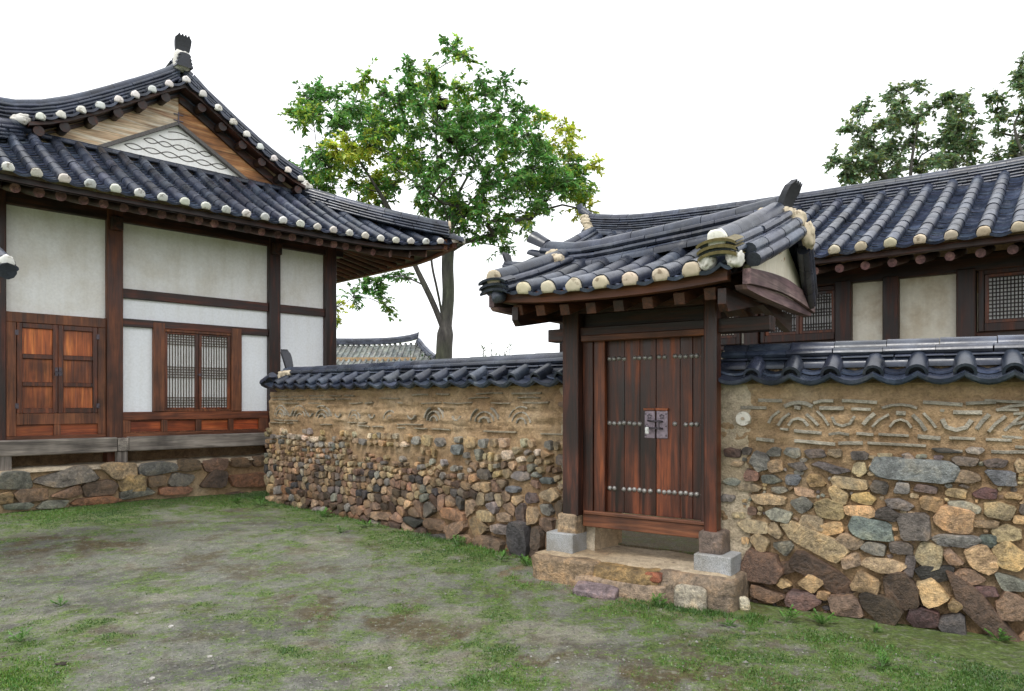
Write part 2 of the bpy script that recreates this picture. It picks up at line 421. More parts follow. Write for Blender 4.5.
def ridge_stack(mb, pts, hw, n, ch, capr, rng, L=.3, taper=.05, capflat=1.):
    f, T = along(pts)
    for k in range(n+1):
        s = -rng.uniform(0, L*.8); z = Vector((0, 0, k*ch))
        while s < T:
            e = s+L*rng.uniform(.93, 1.07); a, b = max(s, 0), min(e, T)
            if b-a > .02:
                p0, p1 = f(a+.003)+z, f(b-.002)+z
                if k < n:
                    w = hw*(1-taper*k)+rng.uniform(-.007, .007)
                    sweep_piece(mb, p0+Vector((0, 0, rng.uniform(-.003, .003))), p1, rounded(w, ch*.92), tint(rng, .28))
                else:
                    d = (p1-p0).normalized(); sd = d.cross(Vector((0, 0, 1))).normalized()
                    half_piece(mb, p0, p1, sd, capr*rng.uniform(.97, 1.0), capr*rng.uniform(.95, 1.03), tint(rng), up=sd.cross(d), flat=capflat)
            s = e
def ornament(name, parent, base, out, h, w, rng, lean=.45, mat='orn', teeth=4, thick=.05):
    """upright end tile, widening upward with a notched top; out = horizontal direction it leans to"""
    base = Vector(base); o = Vector(out).normalized(); sd = o.cross(Vector((0, 0, 1))); mb = MB()
    rows = 7; prof = []
    for i in range(rows):
        q = i/(rows-1); ww = w*(.62+.38*(1-(1-q)**2))*(1 if q < .8 else 1-.25*(q-.8)/.2)
        prof.append((q, ww))
    nx = teeth*2
    def pt(q, x, back):
        c = o*(lean*h*(q**1.5)) + Vector((0, 0, h*q*(1-.1*lean*q)))
        return base+c+sd*x+o*(-thick if back else 0)-o*(abs(x)/w)**2*.03
    vs = []; fs = []
    for back in (0, 1):
        for i, (q, ww) in enumerate(prof):
            for j in range(nx+1):
                qq = q
                if i == rows-1: qq = q-(.09 if j % 2 == 0 else -.02)
                vs.append(pt(qq, ww*(2*j/nx-1)*.5, back))
    m = (nx+1); tot = m*rows
    for i in range(rows-1):
        for j in range(nx):
            a = i*m+j; fs.append((a, a+1, a+m+1, a+m)); fs.append((tot+a+m, tot+a+m+1, tot+a+1, tot+a))
    for i in range(rows-1):
        a = i*m; fs.append((a, a+m, tot+a+m, tot+a)); a = i*m+nx; fs.append((a+m, a, tot+a, tot+a+m))
    for j in range(nx):
        a = (rows-1)*m+j; fs.append((a, a+1, tot+a+1, tot+a)); fs.append((j+1, j, tot+j, tot+j+1))
    mb.add(vs, fs, tint(rng, .1)); mb.c = [(1, 1, 1)]*len(mb.v)
    return obj(name, mb, mat, parent, fixn=True)
def lump(mb, c, sz, rng, e=.5, amp=.08, rot=(0, 0, 0), col=(1, 1, 1), n=14, sc=2.2):
    from mathutils import Euler
    Q = Euler(rot).to_matrix(); c = Vector(c); off = rng.uniform(0, 99)
    vs = []; fs = []
    def sp(x): return math.copysign(abs(x)**e, x)
    for i in range(n+1):
        ph = -pi/2+pi*i/n
        for j in range(2*n):
            a = 2*pi*j/(2*n)
            p = Vector((sp(cos(ph))*sp(cos(a)), sp(cos(ph))*sp(sin(a)), sp(sin(ph))))
            k = 1+amp*fb(p.x*1.1+off, p.y*1.1, p.z*1.1, sc*.6, 4)
            vs.append(c+Q@Vector((p.x*sz[0]*k, p.y*sz[1]*k, p.z*sz[2]*k)))
    w = 2*n
    for i in range(n):
        for j in range(w): fs.append((i*w+j, i*w+(j+1) % w, (i+1)*w+(j+1) % w, (i+1)*w+j))
    mb.add(vs, fs, col)
STC = dict(tan=(.34, .25, .155), yel=(.40, .275, .145), grey=(.215, .20, .175), blue=(.145, .155, .158), purple=(.125, .10, .09), dred=(.11, .062, .056),
           red=(.22, .135, .09), brown=(.19, .125, .08), dbrown=(.09, .058, .04), dark=(.05, .045, .045), rust=(.21, .115, .065), cream=(.50, .42, .31))
def stone_poly(mb, pol, x, z, ang, depth, rng, colname, y0=0.0):
    """flat-faced angular stone: outline pol (local x,z), set in a wall that faces -y"""
    c0 = STC[colname]; k = rng.uniform(.72, 1.3); c = tuple(min(.8, v*k*(1+rng.uniform(-.07, .07))) for v in c0)
    w = max(p[0] for p in pol)-min(p[0] for p in pol); h = max(p[1] for p in pol)-min(p[1] for p in pol)
    p2 = []; n = len(pol); j = min(w, h)*.03
    for i in range(n):          # broken edges and slightly cut corners
        a, b = pol[i], pol[(i+1) % n]
        for q in (.14, .5, .86): p2.append((lerp(a[0], b[0], q)+rng.uniform(-j, j), lerp(a[1], b[1], q)+rng.uniform(-j, j)))
    pol = p2; n = len(pol); ca, sa = cos(ang), sin(ang); tl = (rng.uniform(-.20, .20), rng.uniform(-.28, .10))
    ox, oz = rng.uniform(-.12, .12)*w, rng.uniform(-.12, .12)*h; seed = rng.uniform(0, 50)
    vs = []
    for q, dep in ((1.02, .03), (1.0, -.55*depth), (.95, -.93*depth), (.60, -1.0*depth)):
        for px, pz in pol:
            X, Z = px*q+ox*(1-q), pz*q+oz*(1-q)
            y = dep+((tl[0]*X+tl[1]*Z)*min(1, depth/.05)+.10*depth*nz(X*14+seed, Z*14, seed) if dep < 0 else 0)
            vs.append((x+X*ca-Z*sa, y0+y, z+X*sa+Z*ca))
    vs.append((x+ox*ca-oz*sa, y0-depth*1.02, z+ox*sa+oz*ca))
    fs = [(k*n+i, k*n+(i+1) % n, (k+1)*n+(i+1) % n, (k+1)*n+i) for k in range(3) for i in range(n)]
    fs += [(3*n+i, 3*n+(i+1) % n, 4*n) for i in range(n)]
    cs = []
    for i in range(len(vs)):
        kk = rng.uniform(.93, 1.07); cs.append(tuple(v*kk for v in c))
    mb.add(vs, fs, cs)
def stone(mb, x, z, w, h, ang, depth, rng, colname, y0=0.0, sharp=None):
    n = rng.choice((4, 5, 5, 6)); a0 = rng.uniform(0, 6.28); pol = []; ex = rng.uniform(.45, .85) if sharp is None else sharp
    for i in range(n):
        a = a0+2*pi*(i+rng.uniform(-.24, .24))/n; ca, sa = cos(a), sin(a); rr = rng.uniform(.98, 1.22)
        pol.append((math.copysign(abs(ca)**ex, ca)*w*.5*rr, math.copysign(abs(sa)**ex, sa)*h*.5*rr))
    stone_poly(mb, pol, x, z, ang, depth, rng, colname, y0)
def rubble(pts, gap, nreal, asp=1.3):
    """Voronoi cells of points (x,z): tight fitting rubble outlines, cells wider than high"""
    q = [(x/asp, z) for x, z in pts]; out = []
    for i, (x, z) in enumerate(q[:nreal]):
        nb = sorted(((u-x)**2+(v-z)**2, u, v) for k, (u, v) in enumerate(q) if k != i and abs(u-x) < .5 and abs(v-z) < .5)[:16]
        R0 = .30; pol = [(x+R0*cos(a), z+R0*sin(a)) for a in [2*pi*k/12 for k in range(12)]]
        for d2, u, v in nb:
            d = math.sqrt(d2); nx, nzv = (u-x)/d, (v-z)/d; lim = d/2-gap/2
            new = []
            for k in range(len(pol)):
                a, b = pol[k], pol[(k+1) % len(pol)]
                da = (a[0]-x)*nx+(a[1]-z)*nzv-lim; db = (b[0]-x)*nx+(b[1]-z)*nzv-lim
                if da <= 0: new.append(a)
                if da*db < 0: t = da/(da-db); new.append((lerp(a[0], b[0], t), lerp(a[1], b[1], t)))
            pol = new
            if len(pol) < 3: break
        if len(pol) >= 3:
            loc = [((px-x)*asp, pz-z) for px, pz in pol]
            keep = [p for k, p in enumerate(loc) if math.hypot(p[0]-loc[k-1][0], p[1]-loc[k-1][1]) > .012]
            if len(keep) >= 3: out.append((i, keep))
    return out
# ================================================================== ground
def sst(x, a, b):
    q = min(1, max(0, (x-a)/(b-a))); return q*q*(3-2*q)
HA, MA, GA, WA, RA = math.atan2(720, 730), math.atan2(-.71, .704), math.atan2(-.563, .827), math.atan2(-.525, .851), math.atan2(-720, 912)
def to_w(o, a, x, y): return (o[0]+x*cos(a)-y*sin(a), o[1]+x*sin(a)+y*cos(a))
def to_l(o, a, X, Y): X -= o[0]; Y -= o[1]; return (X*cos(a)+Y*sin(a), -X*sin(a)+Y*cos(a))
OH, OM, OG, OW, OR = (-6.94, 9.63), (-3.77, 11.13), (.309, 6.55), (1.85, 5.85), (3.1, 9.0)
def zg(x, y):
    z = .10*sst(y, 5.6, 8.2)+.075*sst(-x, 3.0, 5.6)*sst(y, 5, 9)+.03*sst(-x, 3.2, 4.2)*sst(y, 10.5, 12)
    return z+.018*fb(x, y, 0, .55, 3)+.006*fb(x, y, 3, 3.5, 3)
def walldist(x, y):
    """distance in front of the wall line / house platform"""
    lx, ly = to_l(OM, MA, x, y); d1 = -ly if lx > -.3 else math.hypot(lx+.3, ly)
    lx2, ly2 = to_l(OW, WA, x, y); d2 = -ly2
    lx3, ly3 = to_l(OH, HA, x, y); d3 = -ly3-.45
    lx4, ly4 = to_l(OG, GA, x, y); d4 = -ly4-.1
    if lx2 > 0: d1 = max(d1, 9) if lx > 7.5 else d1
    return d1, (d2 if lx2 > -.2 else 9), d3, (d4 if -.4 < lx4 < 2 else 9)
def grassiness(x, y):
    d1, d2, d3, d4 = walldist(x, y)
    d = min(abs(d1), abs(d2), abs(d4)+.15)
    n = fb(x, y, 7, 1.1, 5); n2 = fb(x, y, 1, 4.2, 5)
    g = .95*math.exp(-(d/.85)**1.4) + .85*math.exp(-(max(0, d3)/1.3)**1.5)
    g += .75*sst(x, -.6, 2.0)*sst(5.2-y, -.4, 1.4)            # front right lawn
    g += .75*sst(-x, 1.75, 2.9)*sst(4.9-y, -.2, 1.0)          # front left corner
    g += .40*sst(-x, 3.9, 5.5)
    return max(0, min(1, g*.86+.55*n+.55*n2))
def build_ground():
    def axis(lo, hi, st, far):
        a = list(np.arange(lo, hi+1e-6, st)); k = st; b = hi; right = []
        while b < far: k *= 1.45; b += k; right.append(b)
        k = st; b = lo; left = []
        while b > -far: k *= 1.45; b -= k; left.append(b)
        return left[::-1]+a+right
    xs = axis(-8.2, 4.6, .05, 400); ys = axis(2.2, 12.6, .05, 400)
    mb = MB(); nx = len(xs)
    grey = np.array((.195, .196, .168)); sand = np.array((.26, .25, .20)); moss = np.array((.125, .150, .055)); br = np.array((.095, .070, .030)); dk = np.array((.10, .097, .09))
    vs = []; cs = []
    for y in ys:
        for x in xs:
            near = -9 < x < 6 and 1 < y < 14
            vs.append((x, y, zg(x, y) if near else (.1 if y > 9 else 0)))
            if not near: cs.append(tuple(moss)+(.5,)); continue
            n1 = fb(x, y, 2, .8, 5); n2 = fb(x, y, 5, 2.2, 5); n3 = fb(x+9, y*1.6, 4, .9, 5)
            c = lerp(grey, sand, sst(n1+.35*n2, -.05, .55))
            c = lerp(c, dk, .75*sst(n3, .12, .5))
            g = grassiness(x, y)
            c = lerp(c, moss, .35*sst(g, .30, .85)); gm = .27+.92*g
            # brown moss streaks: a band running to the lower right, one at the left edge
            L = (x+1.9)*.55+(y-5.9)*.83; along_ = (x+1.9)*.83-(y-5.9)*.55
            b = math.exp(-(L/.30)**2)*sst(along_, -.5, .6)*.9+.9*math.exp(-((x+5.0)/1.0)**2-((y-7.4)/.55)**2)
            b += .6*sst(fb(x+3, y*1.5, 9, .8, 5), .08, .42)
            bb = min(.95, max(0, b*sst(n2+.25, -.15, .35))); c = lerp(c, br, bb); gm -= .35*bb
            d1, d2, d3, d4 = walldist(x, y)
            if d2 < .7 or d4 < .5: c = lerp(c, np.array((.20, .135, .065)), .8*math.exp(-(max(0, min(d2, d4))/.22)**2)*sst(n2+.5, .1, .6)); gm -= .25*math.exp(-(max(0, min(d2, d4))/.2)**2)
            cs.append(tuple(c)+(max(0, min(1, gm)),))
    fs = [(j*nx+i, j*nx+i+1, (j+1)*nx+i+1, (j+1)*nx+i) for j in range(len(ys)-1) for i in range(nx-1)]
    mb.add(vs, fs, cs)
    structure(obj('ground', mb, 'ground', smooth=True))
build_ground()
# raised yard behind the walls
mb = MB()
poly = [to_w(OM, MA, .15, .2), to_w(OM, MA, 6.2, .24), to_w(OG, GA, .1, .62), to_w(OG, GA, 1.7, .62), to_w(OW, WA, 0, .24), to_w(OW, WA, 6, .24), (30, 8), (30, 60), (-1, 60), (-3, 13)]
mb.prism(poly, 'z', -.2, .27); mb.c = [(.20, .16, .10, .25)]*len(mb.v)
structure(obj('yard_ground', mb, 'ground', fixn=True))

# ================================================================== stone and earth walls
def wall_body(x0, x1, zb, zt, thick, seed, step=.022, amp=.020, strata=.5):
    mb = MB(); nx = int((x1-x0)/step)+1; zN = int((zt-zb)/step)+1
    vs = []; cs = []
    for j in range(zN+1):
        z = zb+(zt-zb)*j/zN
        for i in range(nx+1):
            x = x0+(x1-x0)*i/nx
            y = amp*(fb(x+seed, z, seed, 3.2, 5)+.55*fb(x, z, seed+4, 11, 3))
            up = sst(z, 1.15, 1.35)
            y += up*strata*amp*1.3*fb(x*.8+seed, z*11, 2, 1.3, 3)
            vs.append((x, y, z)); k = (1+.10*fb(x, z*5, seed, 1.2, 3)); q = 1-.22*sst(1.22-z, 0, .3)-.30*sst(.6-z, 0, .6)  # q: darker lower down, damp earth plus painted-in shade of the stone gaps
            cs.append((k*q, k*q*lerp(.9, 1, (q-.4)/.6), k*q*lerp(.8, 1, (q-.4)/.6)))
    w = nx+1
    fs = [(j*w+i, j*w+i+1, (j+1)*w+i+1, (j+1)*w+i) for j in range(zN) for i in range(nx)]
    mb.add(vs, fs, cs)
    def side(ix):   # end faces
        a = [vs[j*w+ix] for j in range(zN+1)]; b = [(p[0], thick, p[2]) for p in a]; n = len(a)
        ff = [(j, j+1, n+j+1, n+j) for j in range(zN)]
        mb.add(a+b, ff if ix == 0 else [tuple(reversed(f)) for f in ff])
    side(0); side(nx)
    mb.box(x0+.002, x1-.002, thick-.02, thick, zb, zt); mb.box(x0+.002, x1-.002, .06, thick-.002, zt-.03, zt-.004)
    return mb
def pack(mb, x0, x1, z0f, z1f, hf, wf, prob, colf, rng, taken, depth, gap=.012, y0=0.0):
    z = z0f
    while z < z1f:
        x = x0; hrow = hf(x0, z)
        while x < x1:
            h = hf(x, z)*rng.uniform(.72, 1.08); w = h*wf(rng)
            cx, cz = x+w/2, z+h*.5+rng.uniform(-.02, .02)+.03*nz(x, z, 3, 1.1)
            ok = all(abs(cx-a) > (w+c)*.46 or abs(cz-b) > (h+d)*.44 for a, b, c, d in taken)
            if ok and rng.random() < prob(cx, cz):
                stone(mb, cx, cz, w-gap, h-gap, rng.uniform(-.14, .14), depth(cz)*rng.uniform(.7, 1.25), rng, colf(cx, cz, rng), y0)
                taken.append((cx, cz, w, h))
            x += w if ok else .04
        z += hrow*.93
def ribbon(mb, pts, th, y0, y1, col):      # thin tile set on edge in the wall face, following a line of (x,z)
    n = len(pts); P = [Vector((p[0], 0, p[1])) for p in pts]; vs = []
    for i, p in enumerate(P):
        d = (P[min(i+1, n-1)]-P[max(i-1, 0)]).normalized(); nn = Vector((-d.z, 0, d.x))
        for s_, y in ((-.5, y1), (-.5, y0), (-.38, y0-.004), (.38, y0-.004), (.5, y0), (.5, y1)):
            q = p+nn*(th*s_); vs.append((q.x, y+.004*nz(q.x, y, q.z, 20), q.z))
    fs = [(i*6+k, (i+1)*6+k, (i+1)*6+k+1, i*6+k+1) for i in range(n-1) for k in range(5)]
    fs += [tuple(range(6)), tuple(reversed(range((n-1)*6, n*6)))]
    mb.add(vs, fs, col)
def coping(parent, x0, x1, z0, thick, spacing, rng, start):
    """tiled wall top: short tile rows to both sides, a band, plates and a cover ridge"""
    zc = z0; yc = thick/2
    roof = MB(); ts = []; x = start
    while x < x1+.001: ts.append(x); x += spacing*rng.uniform(.98, 1.02)
    def sf(t, s): return (t, -.13+s, zc(t)-.012+s*.48)
    def sb(t, s): return (t, thick+.13-s, zc(t)-.012+s*.48)
    tsx = [x0-.02]+ts if ts[0]-x0 > .1 else ts
    tsx = tsx+[x1] if x1-tsx[-1] > .1 else tsx
    for f in (sf, sb):
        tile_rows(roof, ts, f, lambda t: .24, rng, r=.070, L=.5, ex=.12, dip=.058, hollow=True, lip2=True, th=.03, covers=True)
        extra = [t for t in tsx if t not in ts]
        if extra:
            if tsx[0] not in ts: tile_rows(roof, tsx[:2], f, lambda t: .24, rng, ex=.12, dip=.05, covers=False, lip2=True)
            if tsx[-1] not in ts: tile_rows(roof, tsx[-2:], f, lambda t: .24, rng, ex=.12, dip=.05, covers=False, lip2=True)
    o = obj('tile_coping', roof, 'tile', parent); smooth_angle(o, 50)
    rd = MB()
    n = max(2, int((x1-x0)/.25))
    line = lambda dy, dz: [(lerp(x0, x1, i/n), yc+dy, zc(lerp(x0, x1, i/n))+dz) for i in range(n+1)]
    for sg in (-1, 1):      # horizontal half tiles that close the rows
        f, T = along(line(sg*.105, .062)); s = -.1
        while s < T:
            e = s+.3*rng.uniform(.95, 1.05); a, b = max(0, s), min(T, e)
            if b-a > .03: half_piece(rd, f(a+.003), f(b-.003), (0, sg, 0), .062, .060, tint(rng), up=Vector((0, 0, 1)))
            s = e
    f, T = along(line(0, .112))
    for dz, hw, h in ((0, .150, .026), (.030, .135, .058)):
        s = -rng.uniform(0, .2)
        while s < T:
            e = s+.34*rng.uniform(.9, 1.1); a, b = max(0, s), min(T, e)
            if b-a > .03: sweep_piece(rd, f(a+.003)+Vector((0, 0, dz)), f(b-.003)+Vector((0, rng.uniform(-.006, .006), dz+rng.uniform(-.004, .004))), rounded(hw, h, .02), tint(rng))
            s = e
    f, T = along(line(0, .185)); s = -.12
    while s < T:
        e = s+.34*rng.uniform(.93, 1.07); a, b = max(0, s), min(T, e)
        if b-a > .03: half_piece(rd, f(a+.003)+Vector((0, rng.uniform(-.005, .005), 0)), f(b-.002), (0, -1, 0), .098, .092, tint(rng), up=Vector((0, 0, 1)), flat=.8, a0=0)
        s = e
    o = obj('ridge', rd, 'tile', parent); smooth_angle(o, 45)
    bed = MB()
    for i in range(n):
        a, b = lerp(x0, x1, i/n), lerp(x0, x1, (i+1)/n)
        A = [(.03, -.12), (-.02, -.075), (.05, .0), (yc-.09, .09), (yc+.09, .09), (thick-.05, 0), (thick+.02, -.075), (thick-.03, -.12)]
        vs = [(x, y+.012*nz(x, y, 1, 5), zc(x)+z) for x in (a, b) for y, z in A]; m = len(A)
        bed.add(vs, [(k, k+1, m+k+1, m+k) for k in range(m-1)]+([tuple(range(m))] if i == 0 else [])+([tuple(range(m, 2*m))] if i == n-1 else []))
    return obj('clay_bed', bed, 'mud', parent, fixn=True)

def arch_pattern(mb, cx, zb, w, rng):
    for k, rr in enumerate((.17, .115, .06)):
        if rng.random() < .12: continue
        segs = [(12, 62), (66, 116), (120, 170)] if k == 0 else [(8, 85), (92, 172)] if k == 1 else [(5, 175)]
        for a, b in segs:
            if rng.random() < .1: continue
            j = rng.uniform(-4, 4); pts = [(cx+cos(R(q+j))*rr*w, zb+sin(R(q+j))*rr*1.02) for q in np.linspace(a, b, 5)]
            kk = rng.uniform(.75, 1.1); ribbon(mb, pts, rng.uniform(.012, .020), -.012-rng.uniform(0, .009), .05, (kk, kk, kk))
# ---------------------------------------------------------------- right wall
rw = thing('stone_wall', 'tile capped earth wall right of the gate, set with large sparse stones and curved tile arches', 'wall', (OW[0], OW[1], 0), WA)
rng = random.Random(11)
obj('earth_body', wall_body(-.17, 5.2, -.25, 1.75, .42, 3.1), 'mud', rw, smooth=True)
STN = '''1.219,1.120,0.459,0.138,-0.06,blue;0.687,1.104,0.255,0.087,-0.05,purple;0.447,1.108,0.145,0.070,-0.00,purple;0.158,1.130,0.127,0.140,-0.00,grey;0.273,1.213,0.107,0.071,-0.00,grey;0.412,1.211,0.123,0.075,-0.10,grey;0.574,1.212,0.132,0.064,-0.00,purple;0.714,1.222,0.100,0.063,-0.00,tan;0.879,1.209,0.124,0.060,-0.00,purple;1.055,1.218,0.115,0.033,-0.00,tan;1.199,1.216,0.086,0.046,-0.00,grey;1.445,1.264,0.162,0.036,-0.04,dark;1.606,1.270,0.095,0.044,-0.00,grey;1.546,1.194,0.157,0.062,-0.06,purple;1.731,1.189,0.134,0.055,-0.00,purple;1.869,1.178,0.076,0.086,-0.00,tan;0.280,1.098,0.112,0.096,0.35,tan;0.096,1.015,0.102,0.082,-0.00,red;0.885,1.109,0.100,0.095,-0.00,tan;0.244,0.997,0.148,0.066,-0.05,grey;0.416,0.997,0.107,0.075,0.17,blue;0.581,1.001,0.130,0.093,-0.15,yel;0.809,0.997,0.223,0.086,-0.08,tan;1.017,0.981,0.111,0.085,-0.09,purple;1.158,0.983,0.105,0.079,-0.00,grey;1.309,0.985,0.134,0.073,-0.00,purple;1.541,1.085,0.191,0.076,-0.06,tan;1.757,1.090,0.167,0.098,-0.07,blue;0.084,0.917,0.167,0.064,-0.00,tan;0.312,0.911,0.116,0.050,-0.00,grey;0.505,0.906,0.158,0.059,-0.17,tan;0.737,0.904,0.143,0.093,-0.47,tan;0.913,0.892,0.145,0.085,-0.09,yel;1.141,0.866,0.174,0.074,-0.15,grey;1.348,0.886,0.144,0.091,-0.17,yel;1.493,0.966,0.124,0.072,-0.00,yel;1.662,0.979,0.138,0.070,-0.06,dred;1.825,0.970,0.095,0.043,-0.00,yel;1.546,0.869,0.172,0.075,-0.16,grey;0.232,0.832,0.242,0.086,-0.03,tan;0.475,0.810,0.168,0.123,0.29,grey;0.676,0.795,0.189,0.126,-0.06,yel;0.885,0.795,0.201,0.083,-0.00,yel;1.069,0.786,0.152,0.098,-0.15,purple;1.243,0.708,0.210,0.184,-0.10,purple;1.484,0.786,0.220,0.168,-0.10,yel;1.749,0.863,0.157,0.113,-0.06,tan;1.878,0.881,0.032,0.064,-0.00,purple;0.309,0.717,0.204,0.096,-0.14,grey;0.547,0.680,0.174,0.111,-0.00,tan;0.116,0.611,0.216,0.102,-0.00,tan;0.276,0.595,0.098,0.114,-0.00,tan;0.687,0.643,0.168,0.088,0.17,yel;0.954,0.668,0.269,0.136,-0.17,blue;1.662,0.765,0.172,0.070,-0.00,brown;1.789,0.712,0.163,0.119,0.16,tan;1.497,0.635,0.277,0.080,0.08,grey;1.684,0.653,0.095,0.088,-0.00,blue;0.158,0.493,0.148,0.127,-0.52,tan;0.570,0.534,0.464,0.145,-0.42,tan;0.820,0.560,0.212,0.108,-0.09,tan;0.336,0.456,0.138,0.115,-0.00,grey;0.975,0.528,0.156,0.080,-0.18,grey;1.158,0.543,0.144,0.079,-0.11,purple;1.334,0.516,0.156,0.170,-0.36,tan;1.474,0.520,0.136,0.097,-0.60,tan;1.647,0.524,0.219,0.159,-0.59,yel;1.803,0.557,0.210,0.176,-0.67,yel;0.827,0.412,0.138,0.104,0.43,tan;1.040,0.406,0.263,0.098,-0.00,tan;1.215,0.429,0.080,0.161,-0.00,purple;1.378,0.391,0.212,0.117,0.25,dark;0.166,0.290,0.297,0.248,-0.49,dbrown;0.393,0.307,0.139,0.124,-0.29,dbrown;0.631,0.292,0.455,0.167,-0.51,dbrown;1.578,0.394,0.162,0.093,-0.06,brown;1.798,0.378,0.192,0.108,-0.24,grey;0.924,0.257,0.201,0.177,-0.19,yel;0.540,0.214,0.192,0.126,-0.38,yel;0.352,0.194,0.102,0.075,-0.00,yel;1.164,0.238,0.251,0.191,-0.79,dbrown;1.354,0.245,0.223,0.191,-0.31,yel;1.489,0.179,0.082,0.083,-0.78,yel;1.671,0.300,0.143,0.077,-0.10,dred;1.811,0.211,0.161,0.193,-0.24,brown;0.207,0.092,0.280,0.114,-0.09,brown;0.494,0.069,0.234,0.148,-0.00,dred;0.809,0.079,0.245,0.149,-0.00,brown;1.023,0.106,0.286,0.217,-0.81,dbrown;1.299,0.064,0.182,0.132,-0.06,dred;1.484,0.061,0.178,0.174,-0.50,dark;1.643,0.164,0.553,0.154,-0.81,dbrown;0.631,0.133,0.089,0.073,-0.00,yel;-0.056,1.194,0.127,0.073,-0.00,dred;-0.056,0.960,0.117,0.057,-0.00,grey;-0.095,0.822,0.126,0.052,-0.00,grey;-0.005,0.691,0.102,0.057,-0.00,tan;-0.005,1.105,0.102,0.047,-0.00,tan'''
mb = MB(); taken = []
for it in STN.split(';'):
    a = it.split(','); x, z, w, h, an = map(float, a[:5]); c = a[5]
    big = max(w, h)
    stone(mb, x, z, w*1.13, h*1.16, an, .034+.11*min(w, h)+(.02 if z < .25 else 0), rng, c, sharp=rng.uniform(.5, .95) if c not in ('blue',) else .45)
    ca, sa = abs(cos(an)), abs(sin(an)); taken.append((x, z, w*ca+h*sa*.7, h*ca+w*sa*.7))
colR = lambda x, z, r: r.choice(['tan', 'yel', 'grey', 'tan', 'yel', 'purple', 'brown', 'grey'] if z > .45 else ['brown', 'dbrown', 'yel', 'dbrown', 'dred', 'dark'])
pack(mb, 2.0, 5.2, -.12, 1.22, lambda x, z: .20-.09*sst(z, .1, .9), lambda r: r.uniform(1., 2.2), lambda x, z: .8, colR, rng, taken, lambda z: .045, .03)
pack(mb, .02, 2.0, -.1, 1.18, lambda x, z: .085, lambda r: r.uniform(.9, 1.8), lambda x, z: .9, colR, rng, taken, lambda z: .03, .004)
pack(mb, .02, 2.0, -.12, 1.2, lambda x, z: .045, lambda r: r.uniform(.9, 2.2), lambda x, z: .75, colR, rng, taken, lambda z: .022, .004)
pack(mb, .02, 2.0, -.12, 1.2, lambda x, z: .032, lambda r: r.uniform(.9, 2.0), lambda x, z: .6, colR, rng, taken, lambda z: .018, .003)
o = obj('stone_facing', mb, 'stone', rw); smooth_angle(o, 24)
ARC = '''0.349,1.574 0.401,1.597 0.452,1.604 0.506,1.597 0.554,1.572|0.229,1.441 0.253,1.489 0.311,1.537|0.586,1.538 0.631,1.493 0.671,1.428|0.301,1.422 0.335,1.477 0.387,1.517|0.508,1.513 0.554,1.475 0.595,1.427|0.377,1.423 0.406,1.466 0.448,1.481 0.489,1.467 0.522,1.423|0.693,1.496 0.716,1.443 0.764,1.427 0.816,1.444 0.851,1.502|0.907,1.439 0.937,1.479 0.983,1.522|1.031,1.564 1.093,1.583 1.154,1.588 1.209,1.581 1.257,1.563|0.968,1.423 1.010,1.473 1.077,1.516|1.229,1.515 1.275,1.465 1.312,1.402|1.297,1.529 1.340,1.477 1.375,1.424|1.083,1.425 1.114,1.467 1.154,1.480 1.195,1.464 1.221,1.421|1.412,1.487 1.437,1.431 1.494,1.410 1.554,1.429 1.588,1.483|1.617,1.419 1.647,1.470 1.691,1.523|1.734,1.549 1.800,1.576 1.862,1.584 1.914,1.589|1.687,1.403 1.729,1.460 1.784,1.511|1.777,1.411 1.818,1.455 1.897,1.474|0.149,1.622 0.330,1.617|0.563,1.599 0.620,1.616 0.702,1.616|0.764,1.618 1.000,1.604|1.295,1.606 1.535,1.588|1.554,1.597 1.729,1.606|0.604,1.560 0.775,1.559|0.829,1.554 0.958,1.552|1.479,1.535 1.650,1.534|0.011,1.563 0.210,1.561|0.420,1.384 0.620,1.369|0.671,1.360 0.742,1.374 0.812,1.361|0.862,1.372 0.975,1.365|1.010,1.370 1.205,1.363|1.261,1.360 1.402,1.348|1.456,1.354 1.610,1.351|1.671,1.348 1.818,1.346|0.136,1.312 0.270,1.301|0.424,1.305 0.716,1.287|0.738,1.294 0.905,1.302|0.937,1.303 1.314,1.293|1.702,1.266 1.906,1.269|1.363,1.268 1.535,1.262|0.318,1.397 0.377,1.391|1.124,1.528 1.185,1.524|1.827,1.526 1.897,1.533|1.402,1.552 1.425,1.543|0.424,1.565 0.466,1.560'''
mb = MB()
for a in ARC.split('|'):
    p = [tuple(map(float, q.split(','))) for q in a.split()]
    if len(p) == 2: p = [p[0], ((p[0][0]*2+p[1][0])/3, (p[0][1]*2+p[1][1])/3+rng.uniform(-.003, .003)), ((p[0][0]+p[1][0]*2)/3, (p[0][1]+p[1][1]*2)/3), p[1]]
    k = rng.uniform(.8, 1.2); ribbon(mb, p, rng.uniform(.018, .032), -.015-rng.uniform(0, .010), .05, (k, k, k))
for s_ in range(1, 4):     # the frieze carries on past the picture
    for a in ARC.split('|')[2:40]:
        p = [tuple(map(float, q.split(','))) for q in a.split()]
        if p[0][0] > .75 and p[-1][0] < 1.62: ribbon(mb, [(x+.9*s_, z) for x, z in p], .020, -.016, .05, (1, 1, 1))
obj('tile_arch_frieze', mb, 'claytile', rw, fixn=True)
